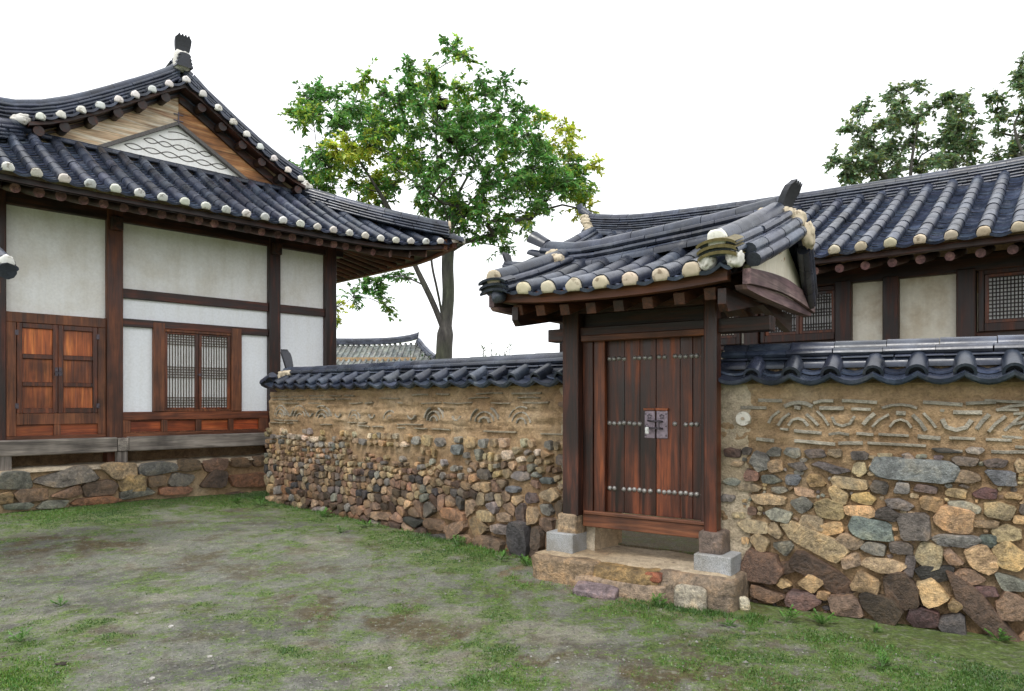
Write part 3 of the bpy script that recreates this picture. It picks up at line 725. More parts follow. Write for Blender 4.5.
# pale mortar edge beside the gate post with the round tile end
mb = MB(); n = 60
vs = []; cs = []
for j in range(n+1):
    z = .3+1.45*j/n; wv = .10+.035*fb(z, 2, 3, 3, 4)
    for i in range(9):
        x = -.17+(wv+.17)*i/8; e = (i/8)
        vs.append((x, -.016-.016*fb(x, z, 5, 7, 4)+(.03 if i == 8 else 0), z))
fs = [(j*9+i, j*9+i+1, (j+1)*9+i+1, (j+1)*9+i) for j in range(n) for i in range(8)]
mb.add(vs, fs); obj('mortar_edge', mb, 'mortar', rw, smooth=True)
mb = MB(); ce = Vector((.04, -.03, 1.475))
mb.tube([ce, ce+Vector((0, -.03, 0))], .057, 14, (.95, .93, .88)); mb.tube([ce+Vector((0, -.028, 0)), ce+Vector((0, -.045, 0))], .014, 10, (.6, .5, .4))
obj('round_tile_end', mb, 'lime', rw, bev=.006)
coping(rw, -.17, 5.25, lambda x: 1.828-.006*x, .42, .282, rng, .125)
mb = MB(); lump(mb, (-.19, .2, 1.95), (.05, .14, .09), rng, .7, .2); obj('mortar_plug', mb, 'lime_tan', rw, smooth=True)

# ---------------------------------------------------------------- middle wall
mw = thing('stone_wall', 'tile capped earth wall left of the gate, lower half packed with small rounded stones', 'wall', (OM[0], OM[1], 0), MA)
rng = random.Random(5)
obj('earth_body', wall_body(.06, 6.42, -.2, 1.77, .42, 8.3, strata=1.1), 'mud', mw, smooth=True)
mb = MB()
SP = [(5.48,0.24,0.30,0.42,'dark'),(5.04,0.11,0.47,0.21,'brown'),(4.21,0.05,0.50,0.17,'dark'),(4.45,0.37,0.46,0.14,'rust'),(4.14,0.22,0.40,0.14,'brown'),(5.75,0.28,0.13,0.24,'dbrown'),(4.63,0.08,0.28,0.19,'brown'),(5.21,0.30,0.25,0.11,'grey'),(5.27,0.43,0.22,0.11,'tan'),(4.97,0.41,0.28,0.13,'tan'),(5.51,0.87,0.26,0.11,'grey'),(5.86,0.85,0.19,0.07,'blue'),(5.41,0.73,0.19,0.07,'blue'),(6.04,1.06,0.13,0.11,'purple'),(5.85,0.57,0.18,0.13,'grey'),(5.65,0.66,0.19,0.12,'purple'),(4.97,0.85,0.20,0.12,'purple'),(4.23,1.16,0.20,0.11,'grey'),(4.53,1.09,0.17,0.12,'blue'),(5.32,1.07,0.15,0.10,'cream'),(4.75,1.18,0.18,0.13,'tan'),(4.53,1.20,0.15,0.08,'grey'),(5.12,1.19,0.13,0.09,'tan'),(3.78,1.16,0.14,0.10,'grey'),(3.99,1.17,0.18,0.14,'tan'),(5.73,0.12,0.14,0.14,'dbrown'),
      (.2, .12, .26, .16, 'tan'), (.44, .13, .24, .17, 'tan'), (.15, .3, .16, .14, 'yel')]
def colM(x, z, r):
    if z > 1.0: return r.choice(['grey', 'tan', 'cream', 'grey', 'tan', 'yel', 'tan'])
    if z > .72: return r.choice(['tan', 'brown', 'grey', 'tan', 'yel', 'brown', 'grey', 'red', 'tan'])
    if z > .4: return r.choice(['brown', 'purple', 'grey', 'dbrown', 'tan', 'brown', 'brown', 'tan', 'tan', 'dark', 'dbrown', 'red'])
    return r.choice(['dbrown', 'brown', 'rust', 'dark', 'brown', 'tan', 'dbrown', 'dbrown', 'grey', 'red'])
# rubble: dart-thrown seeds, cells fitted together; small and spaced at the top, big at the foot near the gate
seeds = [(x, z) for x, z, w, h, c in SP]; srad = [.42*math.hypot(w/1.3, h) for x, z, w, h, c in SP]
def rM(x, z):
    r = lerp(.112, .094, sst(z, .15, .8))
    return r*(1+.40*sst(x, 3.0, 5.2)*sst(.62-z, 0, .4))*rng.uniform(.82, 1.2)
z = -.13
while z < 1.22:            # rough courses: stones laid in wavering rows, each row a little different
    hr = rM(2., z)*.88; x = rng.uniform(-.05, .1)
    while x < 6.0:
        hx = hr*(1+.75*sst(x, 1.8, 4.8)*sst(.55-z, 0, .4)); w = hx*rng.uniform(.95, 1.9)
        xx = x+w/2; zz = z+hr/2+.025*nz(x, z*.3, 6, 1.3)+rng.uniform(-.022, .022)
        if all(abs(xx-a) > (w*.45+c*.46) or abs(zz-b) > (hr*.4+d*.46) for a, b, c, d, _ in SP): seeds.append((xx, zz))
        x += w
    z += hr
spk = {(x, z): c for x, z, w, h, c in SP}
nreal = len(seeds)
for k in range(20): seeds.append((-.10, -.2+.08*k)); seeds.append((6.12, -.2+.08*k))
for k in range(56): seeds.append((-.1+.112*k, 1.31)); seeds.append((-.1+.112*k, -.24))
for i, pol in rubble(seeds, .012, nreal, 1.15):
    x, z = seeds[i]
    if z > 1.20: continue
    k = 1.0
    if i >= len(SP):
        if .93 < z < 1.05 and 2.4 < x < 4.7 and rng.random() < .85: continue
        if z > .82 and rng.random() < .10: continue
        k = rng.uniform(.92, 1.0) if z < .75 else rng.uniform(.62, .95)
    else:
        sp = SP[i]; a0 = rng.uniform(0, 6.28); nn_ = rng.choice((5, 6, 7)); pol = []
        for q in range(nn_):
            a_ = a0+2*pi*(q+rng.uniform(-.2, .2))/nn_; pol.append((math.copysign(abs(cos(a_))**.55, cos(a_))*sp[2]*.5, math.copysign(abs(sin(a_))**.55, sin(a_))*sp[3]*.5))
    stone_poly(mb, [(p[0]*k, p[1]*k) for p in pol], x, z, rng.uniform(-.06, .06), rng.uniform(.034, .066)*(1+.6*sst(.5-z, 0, .4)), rng, spk.get((x, z)) or colM(x, z, rng))
for k in range(16):
    z = .25+k*.095+rng.uniform(-.02, .02); w = rng.uniform(.08, .16); x = 6.1+rng.uniform(-.05, .1)
    stone(mb, x, z, w, rng.uniform(.06, .085), rng.uniform(-.1, .1), .03, rng, rng.choice(['tan', 'grey', 'brown', 'grey']))
o = obj('stone_facing', mb, 'stone', mw); smooth_angle(o, 24)
mb = MB()
for cx in (.42, 1.0, 1.62, 2.45, 3.25, 4.1, 4.95, 5.5): arch_pattern(mb, cx, 1.39, rng.uniform(1.05, 1.4), rng)
for cx in (.72, 1.3, 2.05, 2.85, 3.68, 4.5): # small bowls between the arches
    pts = [(cx+.07*cos(R(a)), 1.47+.06*sin(R(a))) for a in np.linspace(195, 345, 6)]; ribbon(mb, pts, .018, -.022, .05, (.9, .9, .9))
for z in (1.305, 1.345, 1.60, 1.655, 1.70):
    x = .05+rng.uniform(0, .2)
    while x < 5.8:
        w = rng.uniform(.15, .5)
        if rng.random() < .62:
            ribbon(mb, [(x, z+rng.uniform(-.006, .006)), (x+w/2, z+rng.uniform(-.006, .006)), (x+w, z+rng.uniform(-.006, .006))], rng.uniform(.012, .02), -.018-rng.uniform(0, .010), .04, (.85, .8, .72))
        x += w+rng.uniform(.02, .2)
obj('tile_arch_frieze', mb, 'claytile', mw, fixn=True)
mb = MB(); n = 60; vs = []
for j in range(n+1):
    z = .2+1.55*j/n; wv = 6.0+.05*fb(z, 2, 9, 3, 4)
    for i in range(9):
        x = wv+(6.44-wv)*i/8
        vs.append((x, -.014-.016*fb(x, z, 5, 7, 4)+(.03 if i == 0 else 0), z))
mb.add(vs, [(j*9+i, j*9+i+1, (j+1)*9+i+1, (j+1)*9+i) for j in range(n) for i in range(8)]); obj('mortar_edge', mb, 'mortar', mw, smooth=True)
zc = lambda x: 1.885-.007*x+.02*(max(0, 1-x)**2)
coping(mw, .24, 6.3, zc, .42, .312, rng, .52)
mb = MB()   # tiles that turn round the free end
for dy, dz in ((-.06, 0), (.13, .03), (.32, 0)):
    half_piece(mb, (-.02, dy, zc(0)-.0+dz), (.28, dy, zc(0)+.10+dz), (0, -1, 0), .07, .065, tint(rng), hollow=True)
for a in (-.02, .2):
    tile_rows(mb, [a-.11, a+.11], lambda t, s: (-.03+s, t+.04, zc(0)-.02+s*.4), lambda t: .3, rng, ex=.15, dip=.05, covers=False)
o = obj('end_tiles', mb, 'tile', mw); smooth_angle(o, 50)
mb = MB(); lump(mb, (.30, .14, zc(0)+.11), (.07, .12, .075), rng, .7, .22); lump(mb, (.46, .07, zc(0)+.13), (.12, .06, .055), rng, .7, .2)
obj('mortar_plug', mb, 'lime_tan', mw, smooth=True)
ornament('ridge_ornament', mw, (.28, .20, zc(0)+.14), (-1, .0, 0), .40, .15, rng, .45)

# ================================================================== gate
g = thing('wooden_gate', 'tiled roof gate with closed two leaf dark red plank door between the two stone walls', 'gate', (OG[0], OG[1], 0), GA)
rng = random.Random(21)
for x0, y1, wd in ((0, .54, .275), (1.385, .40, .30)):
    mb = MB(); mb.box(x0, x0+wd, .0, y1, .24, .43 if x0 == 0 else .395); obj('granite_plinth', mb, 'granite', g, bev=.008)
def lumpbox(name, mat, parent, cx, cy, cz, sx, sy, sz, seed, e=.22, amp=.05, col=(1, 1, 1)):
    mb = MB(); lump(mb, (cx, cy, cz), (sx/2, sy/2, sz/2), random.Random(seed), e, amp, col=col, n=20); o = obj(name, mb, mat, parent, smooth=True); return o
lumpbox('base_stone', 'stone', g, .18, .22, .505, .20, .34, .19, 3, .2, .04, (.30, .22, .14))
lumpbox('base_stone', 'stone', g, 1.50, .17, .475, .20, .24, .19, 4, .25, .05, (.17, .125, .10))
bx('post', 'wood_z', g, .125, .285, .08, .25, .585, 2.56, .008)
bx('post', 'red_z', g, 1.44, 1.545, .08, .20, .555, 2.56, .008, (.62, .55, .55))
bx('jamb', 'red_z', g, .285, .385, .17, .25, .62, 2.28, .005, (.45, .42, .42))
bx('jamb', 'red_z', g, .387, .495, .19, .27, .62, 2.17, .005, (.8, .8, .8))
bx('jamb', 'wood_z', g, 1.385, 1.44, .17, .25, .62, 2.17, .005)
mb = MB(); mb.box(.287, 1.44, .165, .30, .485, .60); mb.box(.30, 1.43, .150, .20, .598, .628); obj('threshold', mb, 'brown_x', g, bev=.006)
mb = MB(); mb.box(-.06, 1.95, .13, .29, 2.165, 2.28); obj('lintel', mb, 'wood_x', g, bev=.006)
bx('door_head', 'brown_x', g, .30, 1.44, .105, .20, 2.15, 2.205, .006, (.85, .8, .8))
bx('head_board', 'wood_x', g, .285, 1.44, .20, .25, 2.281, 2.62, .004, (.6, .6, .6))
bx('tie_beam', 'wood_x', g, -.08, 1.98, .10, .27, 2.40, 2.58, .006)
def leaf_door(x0, x1, plank):
    mb = MB(); x = x0
    for i, w in enumerate(plank):
        k = rng.uniform(.45, 1.15) if (x0, i) not in (((x0, 99),)) else 1
        k = {0: (.75, 1.1, .72), 1: (1.45, .85, .65)}[0 if x0 < .8 else 1][i]
        k *= .8; mb.box(x+.0015, x+w-.0015, .24+rng.uniform(0, .004), .275, .625, 2.17, (k, k*.92, k*.9)); x += w
    lf = obj('door_leaf', mb, 'red_z', g, bev=.003)
    for z in (1.995, 1.42, .838):
        xx = x0+.024
        while xx < x1-.016:
            if not (z == 1.42 and .83 < xx < 1.12) and rng.random() < .97:
                sd = MB(); p = Vector((xx+rng.uniform(-.004, .004), .243, z+rng.uniform(-.004, .004)))
                sd.tube([p, p-Vector((0, .007, 0)), p-Vector((0, .014, 0)), p-Vector((0, .017, 0))], [.023, .021, .014, .005], 8)
                obj('door_stud', sd, 'studm', lf, smooth=True)
            xx += .0485
    return lf
M['studm'] = m_plain('stud_iron', (.30, .285, .27), .45, .6)
l1 = leaf_door(.495, .963, (.17, .148, .15)); l2 = leaf_door(.966, 1.435, (.215, .11, .144))
for k, (a, b) in enumerate(((.862, .958), (.972, 1.075))):
    mb = MB(); mb.box(a, b, .226, .24, 1.295, 1.535)
    lp = obj('lock_plate', mb, 'plate', g, bev=.006)
    mb = MB(); mb.box(a-.004, b+.004, .215, .238, 1.536, 1.556); obj('top_strip', mb, 'orange_x', lp, bev=.002)
    mb = MB()
    for q in range(5):
        a_ = R(72*q+20); c_ = Vector(((a+b)/2, .222, 1.485)); p = c_+Vector((cos(a_)*.016, 0, sin(a_)*.016))
        mb.tube([p, p-Vector((0, .006, 0))], .007, 6)
    for zz in (1.32, 1.40, 1.505): mb.tube([(b-.012 if k else a+.012, .228, zz), (b-.012 if k else a+.012, .219, zz)], .007, 6)
    obj('rivets', mb, 'iron', lp)
mb = MB()
for z in (1.445, 1.385):
    mb.tube([(.915, .222, z), (.915, .185, z+.004), (.965, .172, z), (1.01, .185, z), (1.03, .222, z-.004)], .009, 6)
mb.tube([(1.012, .185, 1.455), (1.012, .185, 1.375)], .008, 6)
obj('door_latch', mb, 'iron', g, smooth=True)
mb = MB(); mb.box(.893, .926, .165, .183, 1.335, 1.395); pl = obj('padlock', mb, 'white', g, bev=.006)
mb = MB(); mb.tube([(.900, .174, 1.394), (.900, .174, 1.412), (.9095, .174, 1.422), (.919, .174, 1.412), (.919, .174, 1.394)], .003, 6); obj('shackle', mb, 'iron', pl)
# roof
def g_z(s, y):
    e = 2.505+.055*abs((s-.88)/1.05)**2.2; yy = abs(y-.4)/1.1
    return e+(.405+.02*(s-.9))*(1-yy)-.035*sin(pi*min(1, yy))
g_f = lambda t, s: (t, -.70+s*.94, g_z(t, -.70+s*.94)); g_b = lambda t, s: (t, 1.50-s*.94, g_z(t, 1.50-s*.94))
mb = MB(); ts = [.225+.2345*k for k in range(7)]; caps = []
tsx = [-.10, .03]+ts+[1.84, 1.95]
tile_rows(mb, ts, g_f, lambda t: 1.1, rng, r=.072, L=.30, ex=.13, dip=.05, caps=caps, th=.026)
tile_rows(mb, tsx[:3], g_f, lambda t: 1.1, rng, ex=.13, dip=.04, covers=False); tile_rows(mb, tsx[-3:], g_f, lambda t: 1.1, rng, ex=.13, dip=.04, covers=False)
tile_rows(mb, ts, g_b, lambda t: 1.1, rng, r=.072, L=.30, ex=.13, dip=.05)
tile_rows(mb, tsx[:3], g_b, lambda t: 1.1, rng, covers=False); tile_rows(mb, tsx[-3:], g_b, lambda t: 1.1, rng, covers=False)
roof = obj('tile_roof', mb, 'tile', g); smooth_angle(roof, 50)
for p, d, sd, rr in caps:
    n_ = sd.cross(d); n_ = n_ if n_.z > 0 else -n_
    dome_cap(p, d, sd, n_, rr*.86, roof, 'lime_tan', rng)
mb = MB(); nn = 16
for side in (0, 1):
    ys = [(-.64+.1*i) for i in range(11)] if not side else [(1.44-.1*i) for i in range(11)]
    vs = [(lerp(-.16, 1.96, i/nn), y, g_z(lerp(-.16, 1.96, i/nn), y)-dz) for dz in (.055, .085) for y in ys for i in range(nn+1)]
    w = nn+1; k = len(ys); fs = [(j*w+i, j*w+i+1, (j+1)*w+i+1, (j+1)*w+i) for j in range(k-1) for i in range(nn)]
    mb.add(vs, fs+[tuple(a+k*w for a in f) for f in fs])
mb.c = [(.5, .45, .45)]*len(mb.v); obj('roof_boards', mb, 'brown_y', roof, fixn=False)
mb = MB()
top = [(-.36, .4, 3.075), (-.25, .4, 2.985), (.05, .4, 2.93), (.4, .4, 2.93), (.75, .4, 2.955), (1.3, .4, 2.995), (1.75, .4, 3.035), (2.0, .4, 3.075)]
ridge_stack(mb, [(p[0], p[1], p[2]-.04) for p in smooth_path(top[1:], 26)], .125, 3, .052, .082, rng, .31)
for sg in (-1, 1):
    f, T = along([(p[0], .4+sg*.115, p[2]-.068) for p in smooth_path(top[1:], 22)]); s = 0
    while s < T:
        e = min(T, s+.3); half_piece(mb, f(s+.003), f(e-.003), (0, sg, 0), .06, .058, tint(rng), up=Vector((0, 0, 1))); s = e
rg = obj('ridge', mb, 'tile', roof); smooth_angle(rg, 45)
mb = MB(); half_piece(mb, (-.40, .4, 3.20), (-.24, .4, 3.115), (0, 1, 0), .10, .08, (.8, .8, .8)); half_piece(mb, (-.385, .4, 3.06), (-.24, .4, 3.02), (0, 1, 0), .13, .13, (.8, .8, .8), flat=.4)
o = obj('ridge_end_tile', mb, 'tile', roof); smooth_angle(o, 50)
def rake(s, s_end, sgn):
    """descending ridge at a roof end: front and back runs"""
    for y0, y1 in ((-.74, .30), (1.34, .5)):
        rk = MB(); pts = []
        for i in range(9):
            q = i/8; y = lerp(y0, y1, q); ss = lerp(s_end, s, q)
            za, zb2 = (3.0, 2.60) if sgn > 0 else (2.87, 2.515)
            pts.append((ss, y, lerp(zb2, za, q)-.012*sin(pi*q)))
        ridge_stack(rk, pts, .13, 2, .056, .078, rng, .36)
        for ox, oz, rr in (((.155, .0, .052), (.185, -.07, .052)) if sgn > 0 and y0 < 0 else ((.14, -.01, .06), (.175, -.09, .06), (.165, -.165, .055)) if sgn > 0 else ((.15, .0, .05),)):
            f, T = along([(x+sgn*ox, y, z+oz) for x, y, z in pts[1:]]); q = -.1
            while q < T:
                e = q+.34
                if min(T, e)-max(q, 0) > .04: half_piece(rk, f(max(q, 0)+.003), f(min(T, e)-.003), (1, 0, 0), rr, rr*.96, tint(rng), a0=-60 if y0 < 0 else -89)
                q = e
        r_ = obj('rake_ridge', rk, 'tile', roof); smooth_angle(r_, 45)
        dr = (Vector(pts[1])-Vector(pts[0])).normalized(); sd = dr.cross(Vector((0, 0, 1))).normalized(); up = sd.cross(dr)
        dome_cap(Vector(pts[0])+Vector((0, 0, .118)), dr, sd, up, .072, r_, 'lime' if sgn > 0 else 'lime_tan', rng)
        if y0 < 0:      # stacked curved tiles and mortar at the foot
            fm = MB()
            for k in range(3):
                c0 = Vector(pts[0])+Vector((0, 0, .085-.045*k))-dr*(.05-.012*k)
                for w_ in (1,): 
                    an = [R(20+140*i/8) for i in range(9)]
                    a = [c0+sd*(cos(q)*.15)+up*(sin(q)*.055-.03) for q in an]; b = [p+up*.02 for p in a]
                    aa = [p+dr*.16 for p in a]; bb = [p+dr*.16 for p in b]; m = 9
                    fm.add(a+b+bb+aa, [(i, i+1, m+i+1, m+i) for i in range(8)]+[(m+i, m+i+1, 2*m+i+1, 2*m+i) for i in range(8)]+[(i+1, i, 3*m+i, 3*m+i+1) for i in range(8)], (1.0, .9, .55) if sgn > 0 else (.7, .7, .7))
            obj('foot_tiles', fm, 'foot' if sgn > 0 else 'tile', r_, fixn=True)
            fm = MB()
            for dx in ((-.1, .1) if sgn > 0 else (0,)): lump(fm, Vector(pts[0])+sd*dx+dr*.05+Vector((0, 0, -.035)), (.055, .06, .06), rng, .8, .2)
            obj('mortar_plug', fm, 'lime' if sgn > 0 else 'tile', r_, smooth=True)
M['foot'] = m_plain('mossy_tile', (.13, .115, .07), .5, 0, True)
rake(1.95, 1.83, 1); rake(.0, -.04, -1)
mb = MB(); lump(mb, (1.93, .34, 3.09), (.15, .10, .075), rng, .75, .25); lump(mb, (2.08, .38, 3.03), (.08, .09, .085), rng, .75, .25); lump(mb, (2.17, .40, 2.92), (.045, .06, .10), rng, .75, .25)
obj('mortar_plug', mb, 'lime_tan', roof, smooth=True)
mb = MB(); lump(mb, (-.06, .24, 2.97), (.09, .07, .07), rng, .75, .25); lump(mb, (.06, .10, 2.90), (.07, .07, .06), rng, .75, .25); obj('mortar_plug', mb, 'lime_tan', roof, smooth=True)
ornament('ridge_ornament', roof, (2.0, .4, 3.09), (1, -.05, 0), .27, .26, rng, .42)
# eave board, rafters, gable ends
mb = MB(); nb = 14
for i in range(nb):
    a, b = lerp(-.14, 1.86, i/nb), lerp(-.14, 1.86, (i+1)/nb)
    za, zb_ = g_z(a, -.7)-.10, g_z(b, -.7)-.10
    vs = [(x, y, z+dz) for x, z in ((a, za), (b, zb_)) for y, dz in ((-.64, 0), (-.55, 0), (-.55, .085), (-.64, .085))]
    mb.add(vs, [(0, 4, 5, 1), (1, 5, 6, 2), (2, 6, 7, 3), (3, 7, 4, 0)]+([(0, 1, 2, 3)] if i == 0 else [])+([(7, 6, 5, 4)] if i == nb-1 else []))
mb.c = [(.62, .55, .55)]*len(mb.v); obj('eave_board', mb, 'brown_x', roof, fixn=True)
for s in (.05, .27, .50, .74, .98, 1.22, 1.47, 1.70):
    mb = MB(); mb.beam((s, -.53, g_z(s, -.7)-.155), (s, .42, 2.66), .085, .09, (.5, .46, .46)); obj('rafter', mb, 'brown_y', roof, bev=.004)
    mb = MB(); mb.beam((s, 1.33, g_z(s, -.7)-.155), (s, .38, 2.66), .085, .09, (.5, .46, .46)); obj('rafter', mb, 'brown_y', roof, bev=.004)
for sx, sg in ((1.955, 1), (-.13, -1)):
    mb = MB(); n = 14; po = [(-.50, 2.46), (1.30, 2.46)]+[(lerp(1.30, -.50, i/n), g_z(sx, lerp(1.30, -.50, i/n))-.05) for i in range(n+1)]
    mb.prism(po, 'x', sx-.03, sx+.03*sg if sg > 0 else sx+.03); obj('gable_infill', mb, 'stain_plaster', roof, fixn=True)
    lo = [(lerp(-.62, 1.42, i/n), 2.415+.045*sin(pi*i/n)+.01*(i/n)) for i in range(n+1)]
    hi = [(y, z+.125-.02*abs(2*i/n-1)) for i, (y, z) in enumerate(lo)]
    mb = MB(); mb.prism(lo+hi[::-1], 'x', sx+(.005 if sg > 0 else -.06), sx+(.06 if sg > 0 else -.005)); obj('bargeboard', mb, 'purple_y', roof, fixn=True)
    lo2 = [(y*.97+.02, z-.085+.055*abs(2*i/n-1)**2) for i, (y, z) in enumerate(lo)]
    mb = MB(); mb.prism(lo2+[(y, z-.003) for y, z in lo][::-1], 'x', sx-.05, sx+.03); obj('bargeboard', mb, 'purple_y', roof, fixn=True)
    mb = MB(); mb.prism([(-.55, 2.30), (-.50, 2.25), (.4, 2.40), (1.3, 2.25), (1.35, 2.30), (1.35, 2.41), (-.55, 2.41)], 'x', sx-.16*sg-.03, sx-.16*sg+.03); obj('side_beam', mb, 'wood_y', roof, fixn=True)

# steps
st = thing('stone_step', 'worn sandy stone step in front of the wooden gate door', 'step', (OG[0], OG[1], 0), GA)
rng = random.Random(31)
lumpbox('step_stone', 'stone', st, .25, .24, .09, .70, .76, .325, 41, .22, .06, (.27, .19, .115))
lumpbox('step_stone', 'stone', st, .84, .14, .13, .62, .56, .22, 43, .25, .07, (.25, .165, .07))
lumpbox('step_stone', 'stone', st, .80, .2, .03, .9, .72, .22, 44, .25, .07, (.27, .20, .14))
lumpbox('step_stone', 'stone', st, 1.42, .22, .085, .66, .70, .33, 45, .2, .05, (.22, .165, .115))
lumpbox('step_stone', 'stone', st, 1.42, -.14, .06, .26, .10, .23, 46, .4, .10, (.36, .32, .25))
lumpbox('step_stone', 'stone', st, 1.10, -.11, .19, .14, .06, .08, 47, .4, .12, (.30, .10, .05))
mb = MB(); vs = []; n = 40; mm = 24
for j in range(mm+1):
    for i in range(n+1):
        x = lerp(-.06, 1.72, i/n); y = lerp(-.10, 1.3, j/mm); e = min(i/3, (n-i)/3, j/2, 1)
        vs.append((x, y, .225+.028*min(1, e)+.012*fb(x, y, 4, 2.5, 4)+.018*sst(abs(x-.83), .3, .8)))
mb.add(vs, [(j*(n+1)+i, j*(n+1)+i+1, (j+1)*(n+1)+i+1, (j+1)*(n+1)+i) for j in range(mm) for i in range(n)], (.85, .80, .74))
obj('sandy_top', mb, 'mortar', st, smooth=True)
# ================================================================== left house
h = thing('tiled_house', 'large white plastered timber house with hipped gable roof on a low stone platform', 'house', (OH[0], OH[1], 0), HA)
rng = random.Random(7); TC = 2.53; HD = 8.6
# platform
mb = MB(); mb.box(-.6, 5.75, -.40, HD+.5, -.1, .70); fd = obj('platform', mb, 'mud', h)
mb = MB(); taken = []
PS = [(0.17,0.57,0.38,0.26,'grey'),(0.77,0.60,0.78,0.29,'grey'),(1.42,0.62,0.51,0.24,'tan'),(1.93,0.63,0.54,0.19,'grey'),(2.40,0.65,0.38,0.19,'brown'),(2.77,0.63,0.39,0.19,'brown'),(3.21,0.64,0.35,0.17,'brown'),(3.54,0.66,0.30,0.18,'brown'),(0.07,0.36,0.17,0.16,'yel'),(0.36,0.37,0.41,0.18,'brown'),(0.78,0.39,0.41,0.19,'brown'),(1.18,0.40,0.43,0.23,'brown'),(1.59,0.43,0.37,0.23,'yel'),(1.92,0.44,0.27,0.19,'brown'),(2.29,0.45,0.43,0.22,'grey'),(2.73,0.41,0.46,0.29,'dbrown'),(3.35,0.35,0.66,0.25,'rust'),(0.22,0.24,0.34,0.10,'grey'),(0.61,0.23,0.38,0.13,'grey'),(1.11,0.23,0.59,0.11,'rust'),(1.67,0.29,0.50,0.16,'grey'),(2.19,0.28,0.49,0.14,'rust')]
for x, z, w, hh, c in PS:
    stone(mb, x, z, w*1.0, hh*1.0, rng.uniform(-.04, .04), .07, rng, c, -.41, .5); taken.append((x, z, w, hh))
pack(mb, -.6, 5.75, .02, .66, lambda x, z: .17, lambda r: r.uniform(1.2, 2.6), lambda x, z: .95, lambda x, z, r: r.choice(['brown', 'grey', 'dbrown', 'tan', 'rust']), rng, taken, lambda z: .05, .012, -.41)
o = obj('platform_stone', mb, 'stone', fd); smooth_angle(o, 40)
mb = MB(); vs = []
for j in range(4):
    for i in range(61):
        x = lerp(-.6, 5.75, i/60); y = (-.45, -.40, -.2, .15)[j]; vs.append((x, y+.02*fb(x, j, 1, 2, 3), (.675, .715, .725, .73)[j]+.018*fb(x, y, 3, 2.5, 3)))
mb.add(vs, [(j*61+i, j*61+i+1, (j+1)*61+i+1, (j+1)*61+i) for j in range(3) for i in range(60)])
obj('platform_top', mb, 'mortar', fd, smooth=True)
# posts and rails
CX = [(-.10, .132), (1.352, 1.568), (3.852, 4.055), (4.925, 5.148)]
for i, (a, b) in enumerate(CX):
    bx('post', 'brown_z' if i == 1 else 'wood_z', h, a, b, -.10, .12, .72, 4.46, .012, (.62, .55, .55) if i == 1 else (1, .9, .9))
for y in (3.0, 6.0, HD): bx('post', 'wood_z', h, 4.93, 5.148, y-.1, y+.1, .72, 4.46, .012)
mb = MB(); mb.box(-.10, 5.3, -.085, .10, 4.285, 4.47); obj('wall_plate', mb, 'wood_x', h, bev=.01)
mb = MB(); mb.box(4.95, 5.13, .1, HD, 4.285, 4.47); obj('wall_plate', mb, 'wood_y', h, bev=.01)
for a, b in CX[1:3]:
    bx('bracket', 'wood_y', h, a+.03, b-.03, -.22, -.10, 4.13, 4.33, .012)
def rail(name, x0, x1, z0, z1, mat='wood_x', y0=-.06, col=(1, 1, 1)): return bx(name, mat, h, x0, x1, y0, .08, z0, z1, .006, col)
rail('rail', 1.568, 3.852, 3.165, 3.305, 'wood_x', col=(1.5, 1.3, 1.2)); rail('rail', 4.055, 4.925, 3.165, 3.305, col=(1.5, 1.3, 1.2))
rail('rail', 1.568, 3.852, 2.745, 2.86, 'wood_x', col=(1.5, 1.3, 1.2))
rail('sill_beam', .132, 1.352, 1.06, 1.145, 'brown_x'); rail('sill_beam', 1.568, 3.852, 1.06, 1.15, 'brown_x'); rail('sill_beam', 4.055, 4.925, 1.06, 1.18, 'wood_x')
rail('rail', 1.568, 3.852, 1.345, 1.465, 'brown_x', col=(.9, .75, .7))
rail('rail', 4.055, 4.925, 1.40, 1.52, 'brown_x')
bx('wall_base', 'mud', h, -.0, 5.1, .12, .2, .70, 1.1, 0, (.55, .5, .45))
def panel(mat, x0, x1, z0, z1): return bx('plaster_panel', mat, h, x0, x1, .0, .06, z0, z1, .0)
panel('plaster_up', .133, 1.351, 2.84, 4.284); panel('plaster_up', 1.569, 3.851, 3.306, 4.284); panel('plaster_up', 4.056, 4.924, 3.306, 4.284)
panel('plaster_low', 1.569, 3.851, 2.861, 3.164); panel('plaster_low', 4.056, 4.924, 1.521, 3.164)
panel('plaster_low', 1.569, 1.999, 1.466, 2.744); panel('plaster_low', 3.381, 3.851, 1.466, 2.744)
bx('plank_panel', 'orange_x', h, 4.056, 4.924, .0, .05, 1.181, 1.399, 0)
for y0, y1 in ((.1, 2.9), (3.1, 5.9), (6.1, HD-.1)):
    bx('plaster_panel', 'plaster_up', h, 5.0, 5.06, y0, y1, 3.3, 4.284, 0); bx('plaster_panel', 'plaster_low', h, 5.0, 5.06, y0, y1, 1.1, 3.17, 0)
    bx('rail', 'wood_y', h, 4.97, 5.12, y0, y1, 3.171, 3.299, .006)
bx('wall', 'plaster_up', h, -.05, .0, .13, HD, .75, 4.284, 0); bx('wall', 'plaster_up', h, -.05, 5.1, HD+.01, HD+.08, .75, 4.284, 0)
